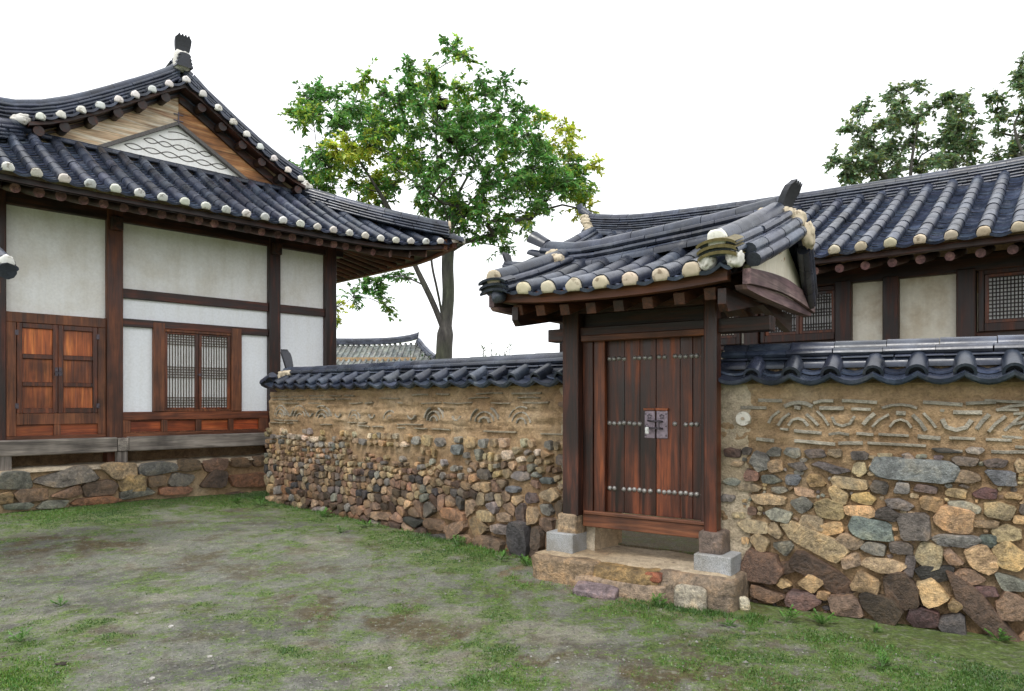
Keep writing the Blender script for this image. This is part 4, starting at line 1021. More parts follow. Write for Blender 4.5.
# double door
mb = MB()
mb.box(.133, 1.351, -.05, .06, 2.70, 2.838); mb.box(.134, .25, -.052, .06, 1.146, 2.70); mb.box(1.246, 1.350, -.052, .06, 1.146, 2.70); mb.box(.25, 1.246, -.048, .06, 1.30, 1.455)
mb.box(.69, .775, -.047, .05, 1.146, 1.30)
dfr = obj('door_frame', mb, 'brown_z', h, bev=.006)
for a, b in ((.25, .69), (.775, 1.246)): bx('foot_panel', 'orange_x', dfr, a, b, -.01, .03, 1.147, 1.299, 0, (.85, .75, .7))
for a, b, hx in ((.256, .742, .722), (.746, 1.242, .768)):
    mb = MB(); mb.box(a, a+.065, -.045, .02, 1.458, 2.698); mb.box(b-.062, b, -.045, .02, 1.458, 2.698)
    for z0, z1 in ((1.458, 1.53), (1.83, 1.89), (2.21, 2.275), (2.63, 2.698)): mb.box(a+.065, b-.062, -.042, .02, z0, z1)
    dl = obj('door_leaf', mb, 'red_z', h, bev=.005)
    for z0, z1 in ((1.53, 1.83), (1.89, 2.21), (2.275, 2.63)):
        bx('wood_panel', 'orange_z', dl, a+.066, b-.063, -.012, .012, z0+.001, z1-.001, 0, tint(rng, .12, .02))
    mb = MB(); mb.box(hx-.018, hx+.018, -.054, -.044, 1.98, 2.10)
    mb.tube([(hx+.02*cos(R(q)), -.06, 2.02+.028*sin(R(q))) for q in range(0, 361, 30)], .005, 5)
    obj('ring_handle', mb, 'iron', dl)
    for z in (1.56, 2.56):
        xx = a if hx > a+.2 else b
        mb = MB(); mb.box(xx-.02, xx+.02, -.056, -.045, z-.035, z+.035); obj('hinge', mb, 'iron', dl)
# lattice window
mb = MB()
mb.add([], [])
for a, b, dx in ((2.0, 2.165, 0), (3.205, 3.38, 0)): mb.box(a, b, -.075, .07, 1.466, 2.83)
mb.box(2.165, 3.205, -.062, .06, 2.70, 2.744); mb.box(2.165, 3.205, -.06, .06, 1.466, 1.50)
wf = obj('window_frame', mb, 'brown_z', h, bev=.008)
for a, b in ((2.168, 2.684), (2.690, 3.202)):
    mb = MB(); mb.box(a, a+.045, -.045, .02, 1.502, 2.698); mb.box(b-.050, b, -.045, .02, 1.502, 2.698); mb.box(a+.045, b-.05, -.043, .02, 1.502, 1.53); mb.box(a+.045, b-.05, -.043, .02, 2.672, 2.698)
    ws = obj('sash', mb, 'red_z', wf, bev=.004)
    bx('paper', 'paper', ws, a+.04, b-.04, .004, .012, 1.51, 2.69, 0)
    mb = MB()
    for i in range(1, 10): x = lerp(a+.045, b-.05, i/10); mb.box(x-.005, x+.005, -.018, .002, 1.53, 2.672)
    for z in (2.640, 2.600, 2.560, 2.520, 2.165, 2.125, 2.085, 2.045, 2.005, 1.685, 1.645, 1.605, 1.565): mb.box(a+.046, b-.051, -.022, -.002, z-.005, z+.005)
    obj('lattice', mb, 'lattice', ws)
mb = MB(); mb.tube([(2.70, -.052, 2.05), (2.70, -.065, 2.05)], .022, 8); mb.box(2.66, 2.74, -.058, -.048, 2.045, 2.058); obj('latch', mb, 'iron', wf)
# low panels under the window
xs = [1.568, 1.682, 2.12, 2.21, 2.64, 2.728, 3.165, 3.25, 3.69, 3.852]
mb = MB()
for a, b in ((1.569, 1.682), (2.12, 2.21), (2.64, 2.728), (3.165, 3.25), (3.69, 3.851)): mb.box(a, b, -.055, .05, 1.151, 1.344)
mb.box(1.571, 3.849, -.035, .045, 1.1505, 1.166); mb.box(1.571, 3.849, -.036, .046, 1.326, 1.3435)
pf = obj('foot_panel_frame', mb, 'brown_z', h, bev=.005)
for i, (a, b) in enumerate(((1.682, 2.12), (2.21, 2.64), (2.728, 3.165), (3.25, 3.69))): bx('foot_panel', 'orange_x', pf, a, b, -.005, .03, 1.152, 1.343, 0, ((.8, .6, .55), (.75, .6, .55), (.85, .7, .65), (1.25, .9, .75))[i])
# narrow floor in front
for a, b in ((-.7, 1.43), (1.575, 5.1)): 
    mb = MB(); mb.box(a, b, -.32, -.20, .895, 1.105); obj('floor_beam', mb, 'grey_x', h, bev=.012)
bx('floor_boards', 'grey_x', h, -.7, 5.1, -.199, -.08, 1.02, 1.075, .004)
bx('floor_beam', 'grey_y', h, 1.432, 1.573, -.335, -.12, .90, 1.09, .01)
for x in (.09, 1.50, 3.95, 5.0): bx('floor_post', 'grey_z', h, x-.075, x+.065, -.31, -.19, .70, .899, .008)
# ------------- roof
def h_ze(t):
    q = max(0, abs(t-TC)-2.75); return 4.385+.105*q**1.55
def h_ye(t): return -1.45-.32*min(1, max(0, (abs(t-TC)-1.6)/2.7))**2
def h_yhip(t):
    d = abs(t-TC); return .5 if d < 2.1 else .5-(d-2.1)*(2.27/2.14)
def h_zf(t, y):
    ye = h_ye(t); q = (y-ye)/(.5-ye); ze = h_ze(t)
    return ze+(5.50-ze)*(.86*q+.14*q*q)
hf = lambda t, s: (t, h_ye(t)+s*.87, h_zf(t, h_ye(t)+s*.87))
def hsm(t): return max(0, (min(.33, h_yhip(t))-h_ye(t))/.87)
rng = random.Random(8)
ts = [.205+.2905*k for k in range(-6, 23)]
mb = MB(); caps = []
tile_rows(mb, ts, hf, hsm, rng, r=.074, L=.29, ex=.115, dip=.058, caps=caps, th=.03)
tile_rows(mb, [ts[-1], ts[-1]+.13], hf, hsm, rng, covers=False, dip=.03)
ZP = ([0, .5, 1, 1.5, 2, 2.6, 3.4, 4.24], [6.62, 6.32, 6.01, 5.72, 5.46, 5.16, 4.78, 4.43])
def h_zs(d, y):
    z = interp(d, *ZP); q = max(0, (-.2-y))/1.5
    return z+.16*q*q*sst(d, 2.2, 4.2)
def s_ext(y):      # how far up the side slope reaches (d at its top)
    return 0.0 if y > .3 else 2.1+(.3-y)*1.05
for sg in (1, -1):
    sf = lambda t, s, sg=sg: (TC+sg*(4.24-s*.86), t, h_zs(4.24-s*.86, t))
    sm = lambda t: max(0, (4.24-max(0, s_ext(t)))/.86)
    tss = [-1.62+.29*k for k in range(37)]
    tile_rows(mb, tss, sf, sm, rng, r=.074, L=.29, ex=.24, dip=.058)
roof = obj('tile_roof', mb, 'tile', h); smooth_angle(roof, 50)
for p, d, sd, rr in caps:
    n_ = sd.cross(d); n_ = n_ if n_.z > 0 else -n_
    dome_cap(p, d, sd, n_, rr*.90, roof, 'lime', rng)
# deck under the tiles
mb = MB(); n = 40; k = 14; vs = []
for j in range(k+1):
    for i in range(n+1):
        t = lerp(TC-4.25, TC+4.25, i/n); y = lerp(h_ye(t)+.10, h_yhip(t), j/k); vs.append((t, y, h_zf(t, y)-.07))
mb.add(vs, [(j*(n+1)+i, j*(n+1)+i+1, (j+1)*(n+1)+i+1, (j+1)*(n+1)+i) for j in range(k) for i in range(n)])
for sg in (1, -1):
    vs = []
    for j in range(k+1):
        for i in range(n+1):
            y = lerp(-1.72, 9.2, i/n); d = lerp(4.16, s_ext(y), j/k); vs.append((TC+sg*d, y, h_zs(d, y)-.06))
    mb.add(vs, [(j*(n+1)+i, j*(n+1)+i+1, (j+1)*(n+1)+i+1, (j+1)*(n+1)+i) for j in range(k) for i in range(n)])
obj('roof_deck', mb, 'mud', roof)
# eave boards + soffit
def e_pt(t, dy, dz): return (t, h_ye(t)+dy, h_ze(t)+dz)
mb = MB(); n = 40; tt = [lerp(TC-4.2, TC+4.2, i/n) for i in range(n+1)]
sec = [(.12, -.125), (.20, -.125), (.20, -.045), (.12, -.055)]
vs = [e_pt(t, a, b) for t in tt for a, b in sec]
mb.add(vs, [(i*4+j, (i+1)*4+j, (i+1)*4+(j+1) % 4, i*4+(j+1) % 4) for i in range(n) for j in range(4)]+[(0, 1, 2, 3), (n*4+3, n*4+2, n*4+1, n*4)], (.7, .7, .75))
obj('eave_board', mb, 'wood_x', roof, fixn=True)
mb = MB(); tt2 = [lerp(TC-2.6, TC+2.6, i/n) for i in range(n+1)]
vs = []
for i, t in enumerate(tt):
    ti = tt2[i]
    vs += [e_pt(t, .14, -.135), (lerp(t, ti, .5), -.65, 4.50+.5*(h_ze(t)-4.385)), (ti, .1, 4.66)]
mb.add(vs, [(i*3+j, i*3+j+1, (i+1)*3+j+1, (i+1)*3+j) for i in range(n) for j in range(2)])
vs = []
for i in range(n+1):
    y = lerp(-1.65, 9.2, i/n); lift = .165*max(0, (-.2-y)/1.5)**2
    vs += [(TC+4.12, y, 4.29+lift), (TC+3.3, max(y, -1.0) if y < 0 else y, 4.50+lift*.5), (TC+2.5, max(y, .0), 4.66)]
mb.add(vs, [(i*3+j, i*3+j+1, (i+1)*3+j+1, (i+1)*3+j) for i in range(n) for j in range(2)])
obj('soffit_boards', mb, 'wood_x', roof)
mb = MB(); vs = []
for i in range(n+1):
    y = lerp(-1.66, 9.2, i/n); lift = .165*max(0, (-.2-y)/1.5)**2
    for dx, dz in ((4.16, 4.27), (4.06, 4.27), (4.06, 4.37), (4.16, 4.37)): vs.append((TC+dx, y, dz+lift))
mb.add(vs, [(i*4+j, (i+1)*4+j, (i+1)*4+(j+1) % 4, i*4+(j+1) % 4) for i in range(n) for j in range(4)]+[(0, 1, 2, 3)])
obj('eave_board', mb, 'brown_y', roof, fixn=True)
def rafter(a, b, r=.064):
    mb = MB(); a = Vector(a); b = Vector(b); m_ = a.lerp(b, .5)+Vector((0, 0, -.01)); k = rng.uniform(.7, 1.1)
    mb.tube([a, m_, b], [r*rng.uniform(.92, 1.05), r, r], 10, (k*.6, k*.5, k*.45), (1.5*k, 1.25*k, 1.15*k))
    o = obj('rafter', mb, 'purple_y' if abs(b.y-a.y) > abs(b.x-a.x) else 'brown_x', roof); smooth_angle(o, 50)
for k in range(-6, 20):
    t = .30+.2455*k
    if -1.5 < t < 5.15:
        tt_ = t; inner = min(max(t, .1), 4.95)
        rafter((t+rng.uniform(-.012, .012), h_ye(t)+.34+rng.uniform(-.02, .02), h_ze(t)-.140), (inner, .15, 4.60))
for i, t in enumerate((5.236, 5.585, 5.98, 6.32)):      # fan at the corner
    rafter((t, h_ye(t)+.36+.02*i, h_ze(t)-.165), (4.95+.02*i, .1, 4.60))
for k in range(0, 34):
    y = .15+.27*k; rafter((TC+3.86, y, 4.265), (4.9, y, 4.60), .055)
for i, y in enumerate((-.15, -.45, -.75, -1.05)): rafter((TC+3.88, y, 4.275+.03*i), (4.95, .1, 4.58), .055)
mb = MB(); mb.beam((4.95, .08, 4.55), (6.56, -1.56, 4.475), .15, .20); obj('hip_beam', mb, 'brown_x', roof, bev=.01)
mb = MB(); mb.beam((.08, .08, 4.55), (-1.50, -1.56, 4.475), .15, .20); obj('hip_beam', mb, 'brown_x', roof, bev=.01)
# hip ridges
for sg in (1, -1):
    pts = smooth_path([(TC+sg*2.12, .40, 5.30), (TC+sg*2.70, -.35, 5.00), (TC+sg*3.30, -1.05, 4.75), (TC+sg*3.98, -1.66, 4.57)], 18)
    mb = MB(); ridge_stack(mb, [(x, y, z+.02) for x, y, z in pts], .11, 4, .05, .085, rng, .32)
    o = obj('hip_ridge', mb, 'tile', roof); smooth_angle(o, 45)
    a, b = Vector(pts[-1]), Vector(pts[-2]); d = (b-a).normalized(); sd = d.cross(Vector((0, 0, 1))).normalized()
    dome_cap(a+Vector((0, 0, .22)), d, sd, Vector((0, 0, 1)), .10, o, 'lime_tan', rng)
    half = MB(); half_piece(half, a-d*.28+Vector((0, 0, .0)), a+d*.1+Vector((0, 0, .03)), sd, .08, .075, (.9, .9, .9)); o2 = obj('corner_tile', half, 'tile', o); smooth_angle(o2, 50)
    dome_cap(a-d*.26+Vector((0, 0, .0)), d, sd, Vector((0, 0, 1)), .078, o, 'lime', rng)
    mb = MB()
    for kx in range(3): lump(mb, (TC+sg*(2.10+.05*kx), .32-.04*kx, 5.64-.05*kx), (.10, .08, .06), rng, .7, .25)
    obj('mortar_plug', mb, 'lime', roof, smooth=True)
# main ridge along the depth of the house
mb = MB(); ridge_stack(mb, [(TC, .42+i*.8, 6.62+.25*max(0, 1-i/4)**2) for i in range(11)], .14, 5, .055, .09, rng, .33)
o = obj('ridge', mb, 'tile', roof); smooth_angle(o, 45)
# gable verge: short tile rows whose ends look forward, stepped down both slopes
def vz(d): return interp(d, [0, .3, .75, 1.23, 1.73, 1.98, 2.3, 3.0], [6.73, 6.56, 6.27, 5.965, 5.69, 5.59, 5.51, 5.47])
mb = MB(); caps = []
ds = [0]+[s*v for v in (.26, .51, .755, .985, 1.225, 1.475, 1.73, 1.98) for s in (-1, 1)]
ds.sort()
vf = lambda t, s: (t, .06+s, vz(abs(t-TC))+.02*s)
tile_rows(mb, [TC+d for d in ds], vf, lambda t: .34, rng, r=.07, L=.5, ex=.4, dip=.045, caps=caps, th=.035)
vg = obj('verge_tiles', mb, 'tile', roof); smooth_angle(vg, 50)
for p, d, sd, rr in caps: dome_cap(p, Vector((0, 1, 0)), Vector((1, 0, 0)), Vector((0, 0, 1)), .064, vg, 'lime', rng)
for sg in (-1, 1):
    mb = MB(); pts = [(TC+sg*d, .34, vz(d)+.03+(.05 if d < .2 else 0)) for d in np.linspace(0.02, 2.12 if sg > 0 else 3.0, 14)]
    ridge_stack(mb, pts, .12, 4, .052, .085, rng, .34)
    o = obj('rake_ridge', mb, 'tile', roof); smooth_angle(o, 45)
# gable boards, plaster, verge rafters
for sg in (-1, 1):
    mb = MB(); up = [(TC+sg*d, vz(d)-.075) for d in np.linspace(0, 2.15, 10)]; lo = [(TC+sg*d, 6.155-.585*d) for d in np.linspace(0, 1.35, 8)]
    lo = [p for p in lo]+[(TC+sg*2.15, 5.36)]
    mb.prism(up+lo[::-1], 'y', .395, .44); o = obj('gable_board', mb, 'gable_pale' if sg < 0 else 'gable_wood', roof, fixn=True)
    mb = MB()
    mb.prism([(TC+sg*d, 6.175-.585*d) for d in (0, 1.3)]+[(TC+sg*d, 6.115-.585*d) for d in (1.3, 0)], 'y', .385, .46); obj('gable_trim', mb, 'line', o, fixn=True)
mb = MB(); mb.prism([(TC-2.0, 5.35), (TC+2.0, 5.35), (TC, 6.4)], 'y', .47, .52); gp = obj('gable_plaster', mb, 'gable_plaster', roof, fixn=True)
mb = MB()
def wave(x0, x1, z, amp, n, ph, y=.467):
    pts = [(lerp(x0, x1, i/(n*12)), y, z+amp*sin(ph+pi*i/12)) for i in range(n*12+1)]
    mb.tube(pts, .0075, 6)
wave(1.75, 3.36, 5.62, .042, 6, 0); wave(1.75, 3.36, 5.62, .042, 6, pi)
wave(2.03, 3.10, 5.775, .04, 5, 0); wave(2.03, 3.10, 5.775, .04, 5, pi)
wave(2.26, 2.82, 5.90, .03, 2, pi); wave(2.40, 2.70, 5.985, .028, 1, 0)
obj('wave_relief', mb, 'line', gp, smooth=True)
mb = MB(); mb.box(TC-.075, TC+.075, .380, .393, 6.27, 6.285); mb.box(TC-.075, TC+.075, .380, .393, 6.17, 6.185); mb.box(TC-.008, TC+.008, .379, .392, 6.13, 6.32); obj('iron_cramp', mb, 'iron', roof)
for d in (.28, .62, .96, 1.30, 1.66, 1.98):
    for sg in (-1, 1):
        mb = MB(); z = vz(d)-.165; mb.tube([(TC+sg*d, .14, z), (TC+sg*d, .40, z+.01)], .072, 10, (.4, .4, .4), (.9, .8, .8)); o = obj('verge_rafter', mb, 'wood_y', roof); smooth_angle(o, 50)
for sg in (-1, 1):
    mb = MB(); mb.prism([(TC+sg*d, vz(d)-.05) for d in np.linspace(0, 2.1, 10)]+[(TC+sg*d, vz(d)-.10) for d in np.linspace(2.1, 0, 10)], 'y', .10, .40); mb.prism([(TC+sg*d, vz(d)-.101) for d in np.linspace(0, 2.1, 10)]+[(TC+sg*d, vz(d)-(.26 if sg > 0 else .17)) for d in np.linspace(2.1, 0, 10)], 'y', .345, .393); obj('verge_board', mb, 'wood_x', roof, fixn=True)
mb = MB(); ridge_stack(mb, [(TC-2.05, .325, 5.375), (TC+2.05, .325, 5.375)], .055, 1, .04, .05, rng, .33)
obj('foot_ridge', mb, 'tile', roof)
mb = MB()
for i in range(32): lump(mb, (TC-2.0+.13*i, .385, 5.45), (.08, .03, .03), rng, .7, .2)
obj('foot_mortar', mb, 'lime', roof, smooth=True)
ornament('ridge_ornament', roof, (TC, .22, 7.14), (0, -1, 0), .36, .26, rng, .25)
mb = MB(); lump(mb, (TC, .24, 7.10), (.13, .08, .16), rng, .6, .12); obj('mortar_plug', mb, 'lime', roof, smooth=True)
mb = MB()
for k in range(4): half_piece(mb, (TC, .10, 6.98+.055*k), (TC, .42, 7.0+.055*k), (1, 0, 0), .13-.012*k, .13-.012*k, (.8, .8, .8), flat=.45)
o = obj('ridge_end_tile', mb, 'tile', roof); smooth_angle(o, 50)

# ================================================================== right house behind the wall
rh = thing('tiled_house', 'long tiled house with lattice windows standing behind the right wall', 'house', (OR[0], OR[1], 0), RA)
rng = random.Random(17)
def r_lift(t): return .012*max(0, -t-.5)**2.2+.02*max(0, t-4)**2
rf = lambda t, s: (t, s*.90, 3.395+.55*r_lift(t)+s*.90*(.44+.012*s))
rb = lambda t, s: (t, 5.4-s*.90, 3.395+.55*r_lift(t)+s*.90*(.44+.012*s))
ts = [.58-.295*15+.295*k for k in range(38)]
mb = MB(); caps = []
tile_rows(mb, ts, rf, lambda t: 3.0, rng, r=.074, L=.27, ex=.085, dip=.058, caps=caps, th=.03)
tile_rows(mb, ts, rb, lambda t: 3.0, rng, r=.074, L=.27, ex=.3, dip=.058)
roof = obj('tile_roof', mb, 'tile', rh); smooth_angle(roof, 50)
for p, d, sd, rr in caps:
    n_ = sd.cross(d); n_ = n_ if n_.z > 0 else -n_
    dome_cap(p, d, sd, n_, rr*.88, roof, 'lime_tan', rng)
mb = MB(); n = 30
for f in (rf, rb):
    vs = []
    for j in range(8):
        for i in range(n+1):
            p = f(lerp(ts[0], ts[-1], i/n), .1+j*.414); vs.append((p[0], p[1], p[2]-.07))
    mb.add(vs, [(j*(n+1)+i, j*(n+1)+i+1, (j+1)*(n+1)+i+1, (j+1)*(n+1)+i) for j in range(7) for i in range(n)])
obj('roof_deck', mb, 'mud', roof)
RT = [(-4.25, 5.24), (-3.6, 5.11), (-2.87, 5.03), (-1.24, 4.95), (.44, 4.90), (1.73, 4.88), (2.56, 4.885), (4.5, 4.95), (6.3, 5.1)]
mb = MB(); pts = smooth_path([(t, 2.7, z-.40) for t, z in RT], 36)
ridge_stack(mb, pts, .15, 7, .042, .09, rng, .34, .02)
for sg in (-1, 1):
    f, T = along([(x, 2.7+sg*.15, z-.02) for x, y, z in pts]); s = 0
    while s < T:
        e = min(T, s+.32); half_piece(mb, f(s+.003), f(e-.003), (0, sg, 0), .07, .068, tint(rng), up=Vector((0, 0, 1))); s = e
o = obj('ridge', mb, 'tile', roof); smooth_angle(o, 45)
mb = MB(); half_piece(mb, (-4.36, 2.7, 5.26), (-4.2, 2.7, 5.15), (0, 1, 0), .10, .08, (.8, .8, .8)); mb.beam((-4.38, 2.7, 5.25), (-4.42, 2.7, 5.42), .06, .10); o = obj('ridge_end_tile', mb, 'tile', roof)
mb = MB()
for i in range(5): lump(mb, (-4.22+.04*i, 2.56-.02*i, 5.10-.07*i), (.08, .08, .06), rng, .7, .25)
obj('mortar_plug', mb, 'lime_tan', roof, smooth=True)
for y0, y1 in ((.0, 2.5), (5.4, 2.9)):
    mb = MB(); ridge_stack(mb, [(-4.0-.12*(1-i/8), lerp(y0, y1, i/8), rf(-4, abs(lerp(y0, y1, i/8)-(0 if y0 < 1 else 5.4))/.9)[2]+.03) for i in range(9)], .13, 2, .05, .085, rng, .34)
    o = obj('rake_ridge', mb, 'tile', roof); smooth_angle(o, 45)
mb = MB(); ridge_stack(mb, smooth_path([(-3.5, 1.3, 3.80), (-4.02, 1.0, 3.84), (-4.45, .98, 3.86), (-4.86, .98, 3.95)], 12), .12, 2, .05, .085, rng, .34)
o = obj('hip_ridge', mb, 'tile', roof); smooth_angle(o, 45)
ornament('ridge_ornament', roof, (-4.84, 1.0, 4.02), (-1, 0, 0), .26, .20, rng, .3)
for sx in (-3.85,):
    mb = MB(); mb.prism([(.3, 3.45), (5.1, 3.45), (2.7, 4.75)], 'x', sx-.04, sx+.04); obj('gable_infill', mb, 'plaster_tan', roof, fixn=True)
bx('eave_board', 'wood_x', roof, -4.0, 6.3, .12, .20, 3.28, 3.35, .004)
for k in range(-16, 19):
    t = .86+.287*k; mb = MB(); kk = rng.uniform(.7, 1.1)
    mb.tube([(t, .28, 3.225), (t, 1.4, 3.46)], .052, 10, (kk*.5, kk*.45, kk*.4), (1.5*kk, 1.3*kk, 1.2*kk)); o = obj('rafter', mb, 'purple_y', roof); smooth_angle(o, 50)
mb = MB(); mb.add([(-4, .12, 3.30), (6.3, .12, 3.30), (6.3, 1.5, 3.56), (-4, 1.5, 3.56)], [(0, 1, 2, 3)]); obj('soffit_boards', mb, 'wood_x', roof)
bx('platform', 'mortar', rh, -3.8, 6.2, .8, 5, .1, .9, .01, (.6, .6, .6))
bx('wall_plate', 'wood_x', rh, -3.8, 6.2, 1.12, 1.32, 3.165, 3.38, .01)
for a, b in ((-3.8, -3.6), (-2.2, -2.0), (-.62, -.42), (.60, .80), (1.17, 1.353), (1.972, 2.17), (4.0, 4.2), (6.0, 6.2)): bx('post', 'wood_z', rh, a, b, 1.10, 1.30, .9, 3.2, .01, (.8, .75, .75))
for a, b in ((.80, 1.17), (1.353, 1.972)): bx('plaster_panel', 'plaster_tan', rh, a, b, 1.2, 1.26, .95, 3.17, 0)
bx('wall_base', 'wood_x', rh, -3.6, .60, 1.2, 1.27, .95, 2.45, 0); bx('wall_base', 'wood_x', rh, 2.17, 6.0, 1.2, 1.27, .95, 2.45, 0)
bx('wall_panel', 'plaster_tan', rh, -3.6, -.62, 1.22, 1.27, 2.45, 3.17, 0)
bx('wall_panel', 'plaster_tan', rh, -3.75, 6.15, 5.0, 5.06, .9, 3.4, 0)
def lat_window(x0, x1, z0, z1, sashes, nv, nh):
    mb = MB(); mb.box(x0-.06, x0, 1.15, 1.29, z0-.1, z1+.06); mb.box(x1, x1+.06, 1.15, 1.29, z0-.1, z1+.06); mb.box(x0, x1, 1.152, 1.288, z0-.1, z0); mb.box(x0, x1, 1.152, 1.288, z1, z1+.06)
    f = obj('window', mb, 'wood_z', rh, bev=.006)
    w = (x1-x0)/sashes
    for i in range(sashes):
        a, b = x0+i*w+.004, x0+(i+1)*w-.004
        mb = MB(); mb.box(a, a+.04, 1.18, 1.24, z0, z1); mb.box(b-.04, b, 1.18, 1.24, z0, z1); mb.box(a+.04, b-.04, 1.182, 1.238, z0, z0+.035); mb.box(a+.04, b-.04, 1.182, 1.238, z1-.035, z1)
        s_ = obj('sash', mb, 'red_z', f, bev=.003)
        bx('paper', 'paper', s_, a+.035, b-.035, 1.225, 1.232, z0+.03, z1-.03, 0)
        mb = MB()
        for k in range(1, nv): x = lerp(a+.04, b-.04, k/nv); mb.box(x-.006, x+.006, 1.2, 1.222, z0+.035, z1-.035)
        for z in nh: mb.box(a+.041, b-.041, 1.196, 1.218, z-.006, z+.006)
        obj('lattice', mb, 'lattice_d', s_)
nh = [2.585+.042*k for k in range(0, 3)]+[2.78+.042*k for k in range(3)]+[2.95+.04*k for k in range(3)]
lat_window(-.34, .585, 2.545, 3.10, 2, 11, nh)
lat_window(2.25, 3.85, 2.545, 3.12, 2, 20, [2.585+.045*k for k in range(0, 12)])
lat_window(-1.9, -.75, 2.545, 3.1, 2, 11, nh)

# ================================================================== far roof
fh = thing('tiled_house', 'distant house with a pale grey old tile roof seen over the middle wall', 'house', (-5.9, 45, 0), 0)
rng = random.Random(3)
mb = MB(); ts = [-9.0+.33*k for k in range(28)]+[.3, .6, .9]
sfh = lambda t, s: (t+s*-.0, -3.4+s*.86, 3.72+s*.345*(1+.03*s)+.012*max(0, t+3)**2*.5)
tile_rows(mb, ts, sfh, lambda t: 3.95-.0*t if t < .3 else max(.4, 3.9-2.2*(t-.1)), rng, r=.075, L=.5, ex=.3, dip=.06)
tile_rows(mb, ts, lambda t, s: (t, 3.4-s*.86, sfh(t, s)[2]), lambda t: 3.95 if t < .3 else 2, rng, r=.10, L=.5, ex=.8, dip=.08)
roof = obj('tile_roof', mb, 'oldtile', fh); smooth_angle(roof, 50)
mb = MB(); ridge_stack(mb, smooth_path([(-9.2, 0, 5.33), (-5, 0, 5.24), (-2, 0, 5.28), (-.4, 0, 5.48), (.05, 0, 5.62)], 20), .2, 4, .07, .13, rng, .5)
obj('ridge', mb, 'tile', roof)
mb = MB(); ridge_stack(mb, [(.1, -.2, 5.36), (.5, -1.0, 4.9), (.95, -1.9, 4.5), (1.5, -3.3, 4.1)], .2, 2, .08, .13, rng, .5); obj('hip_ridge', mb, 'tile', roof)
ornament('ridge_ornament', roof, (.05, 0, 5.68), (1, 0, 0), .35, .3, rng, .1)
bx('wall', 'mud', fh, -8.8, .2, -2.4, 2.4, 0, 4.3, 0)

# ================================================================== small roof at the left edge
sgt = thing('small_gate', 'corner of a small tiled roof on wooden posts at the left edge of the photo', 'gate', (-4.95, 6.9, -.2), R(45))
rng = random.Random(13)
lr = lambda t, s: (t, -.5+s*.9, 2.98+s*.42+.06*max(0, (t+.7)/.7)**2)
lb = lambda t, s: (t, .7-s*.9, 2.98+s*.42+.06*max(0, (t+.7)/.7)**2)
mb = MB(); ts = [-1.8+.28*k for k in range(7)]; caps = []
tile_rows(mb, ts, lr, lambda t: .62, rng, caps=caps); tile_rows(mb, ts, lb, lambda t: .62, rng)
roof = obj('tile_roof', mb, 'tile', sgt); smooth_angle(roof, 50)
for p, d, sd, rr in caps: dome_cap(p, d, sd, Vector((0, 0, 1)), .07, roof, 'lime', rng)
mb = MB(); ridge_stack(mb, [(-1.8, .1, 3.24), (-1, .1, 3.22), (-.1, .1, 3.28)], .12, 3, .05, .08, rng)
o = obj('ridge', mb, 'tile', roof); smooth_angle(o, 45)
mb = MB(); ridge_stack(mb, [(-.02, -.55, 3.0), (-.06, .05, 3.24)], .1, 1, .05, .085, rng); o = obj('rake_ridge', mb, 'tile', roof); smooth_angle(o, 45)
dome_cap((-.01, -.56, 3.08), Vector((0, 1, .4)).normalized(), Vector((1, 0, 0)), Vector((0, 0, 1)), .062, roof, 'lime', rng)
mb = MB(); half_piece(mb, (-.01, -.60, 2.985), (-.03, -.2, 3.1), (1, 0, 0), .075, .07, (1, 1, 1), a0=-80); obj('corner_tile', mb, 'tile', roof)
bx('eave_board', 'brown_x', roof, -1.8, -.04, -.46, -.38, 2.80, 2.91, .004); bx('roof_boards', 'wood_x', roof, -1.8, -.06, -.42, .62, 2.90, 2.94, 0)
bx('side_beam', 'brown_y', roof, -.14, -.06, -.5, .7, 2.70, 2.85, .006)
for x in (-.6, -1.75): bx('post', 'wood_z', sgt, x-.08, x+.08, .02, .18, .0, 2.9, .01)
bx('lintel', 'wood_x', sgt, -1.8, -.30, .04, .16, 2.45, 2.6, .006); bx('plank_door', 'red_z', sgt, -1.67, -.68, .08, .13, .12, 2.45, .004)
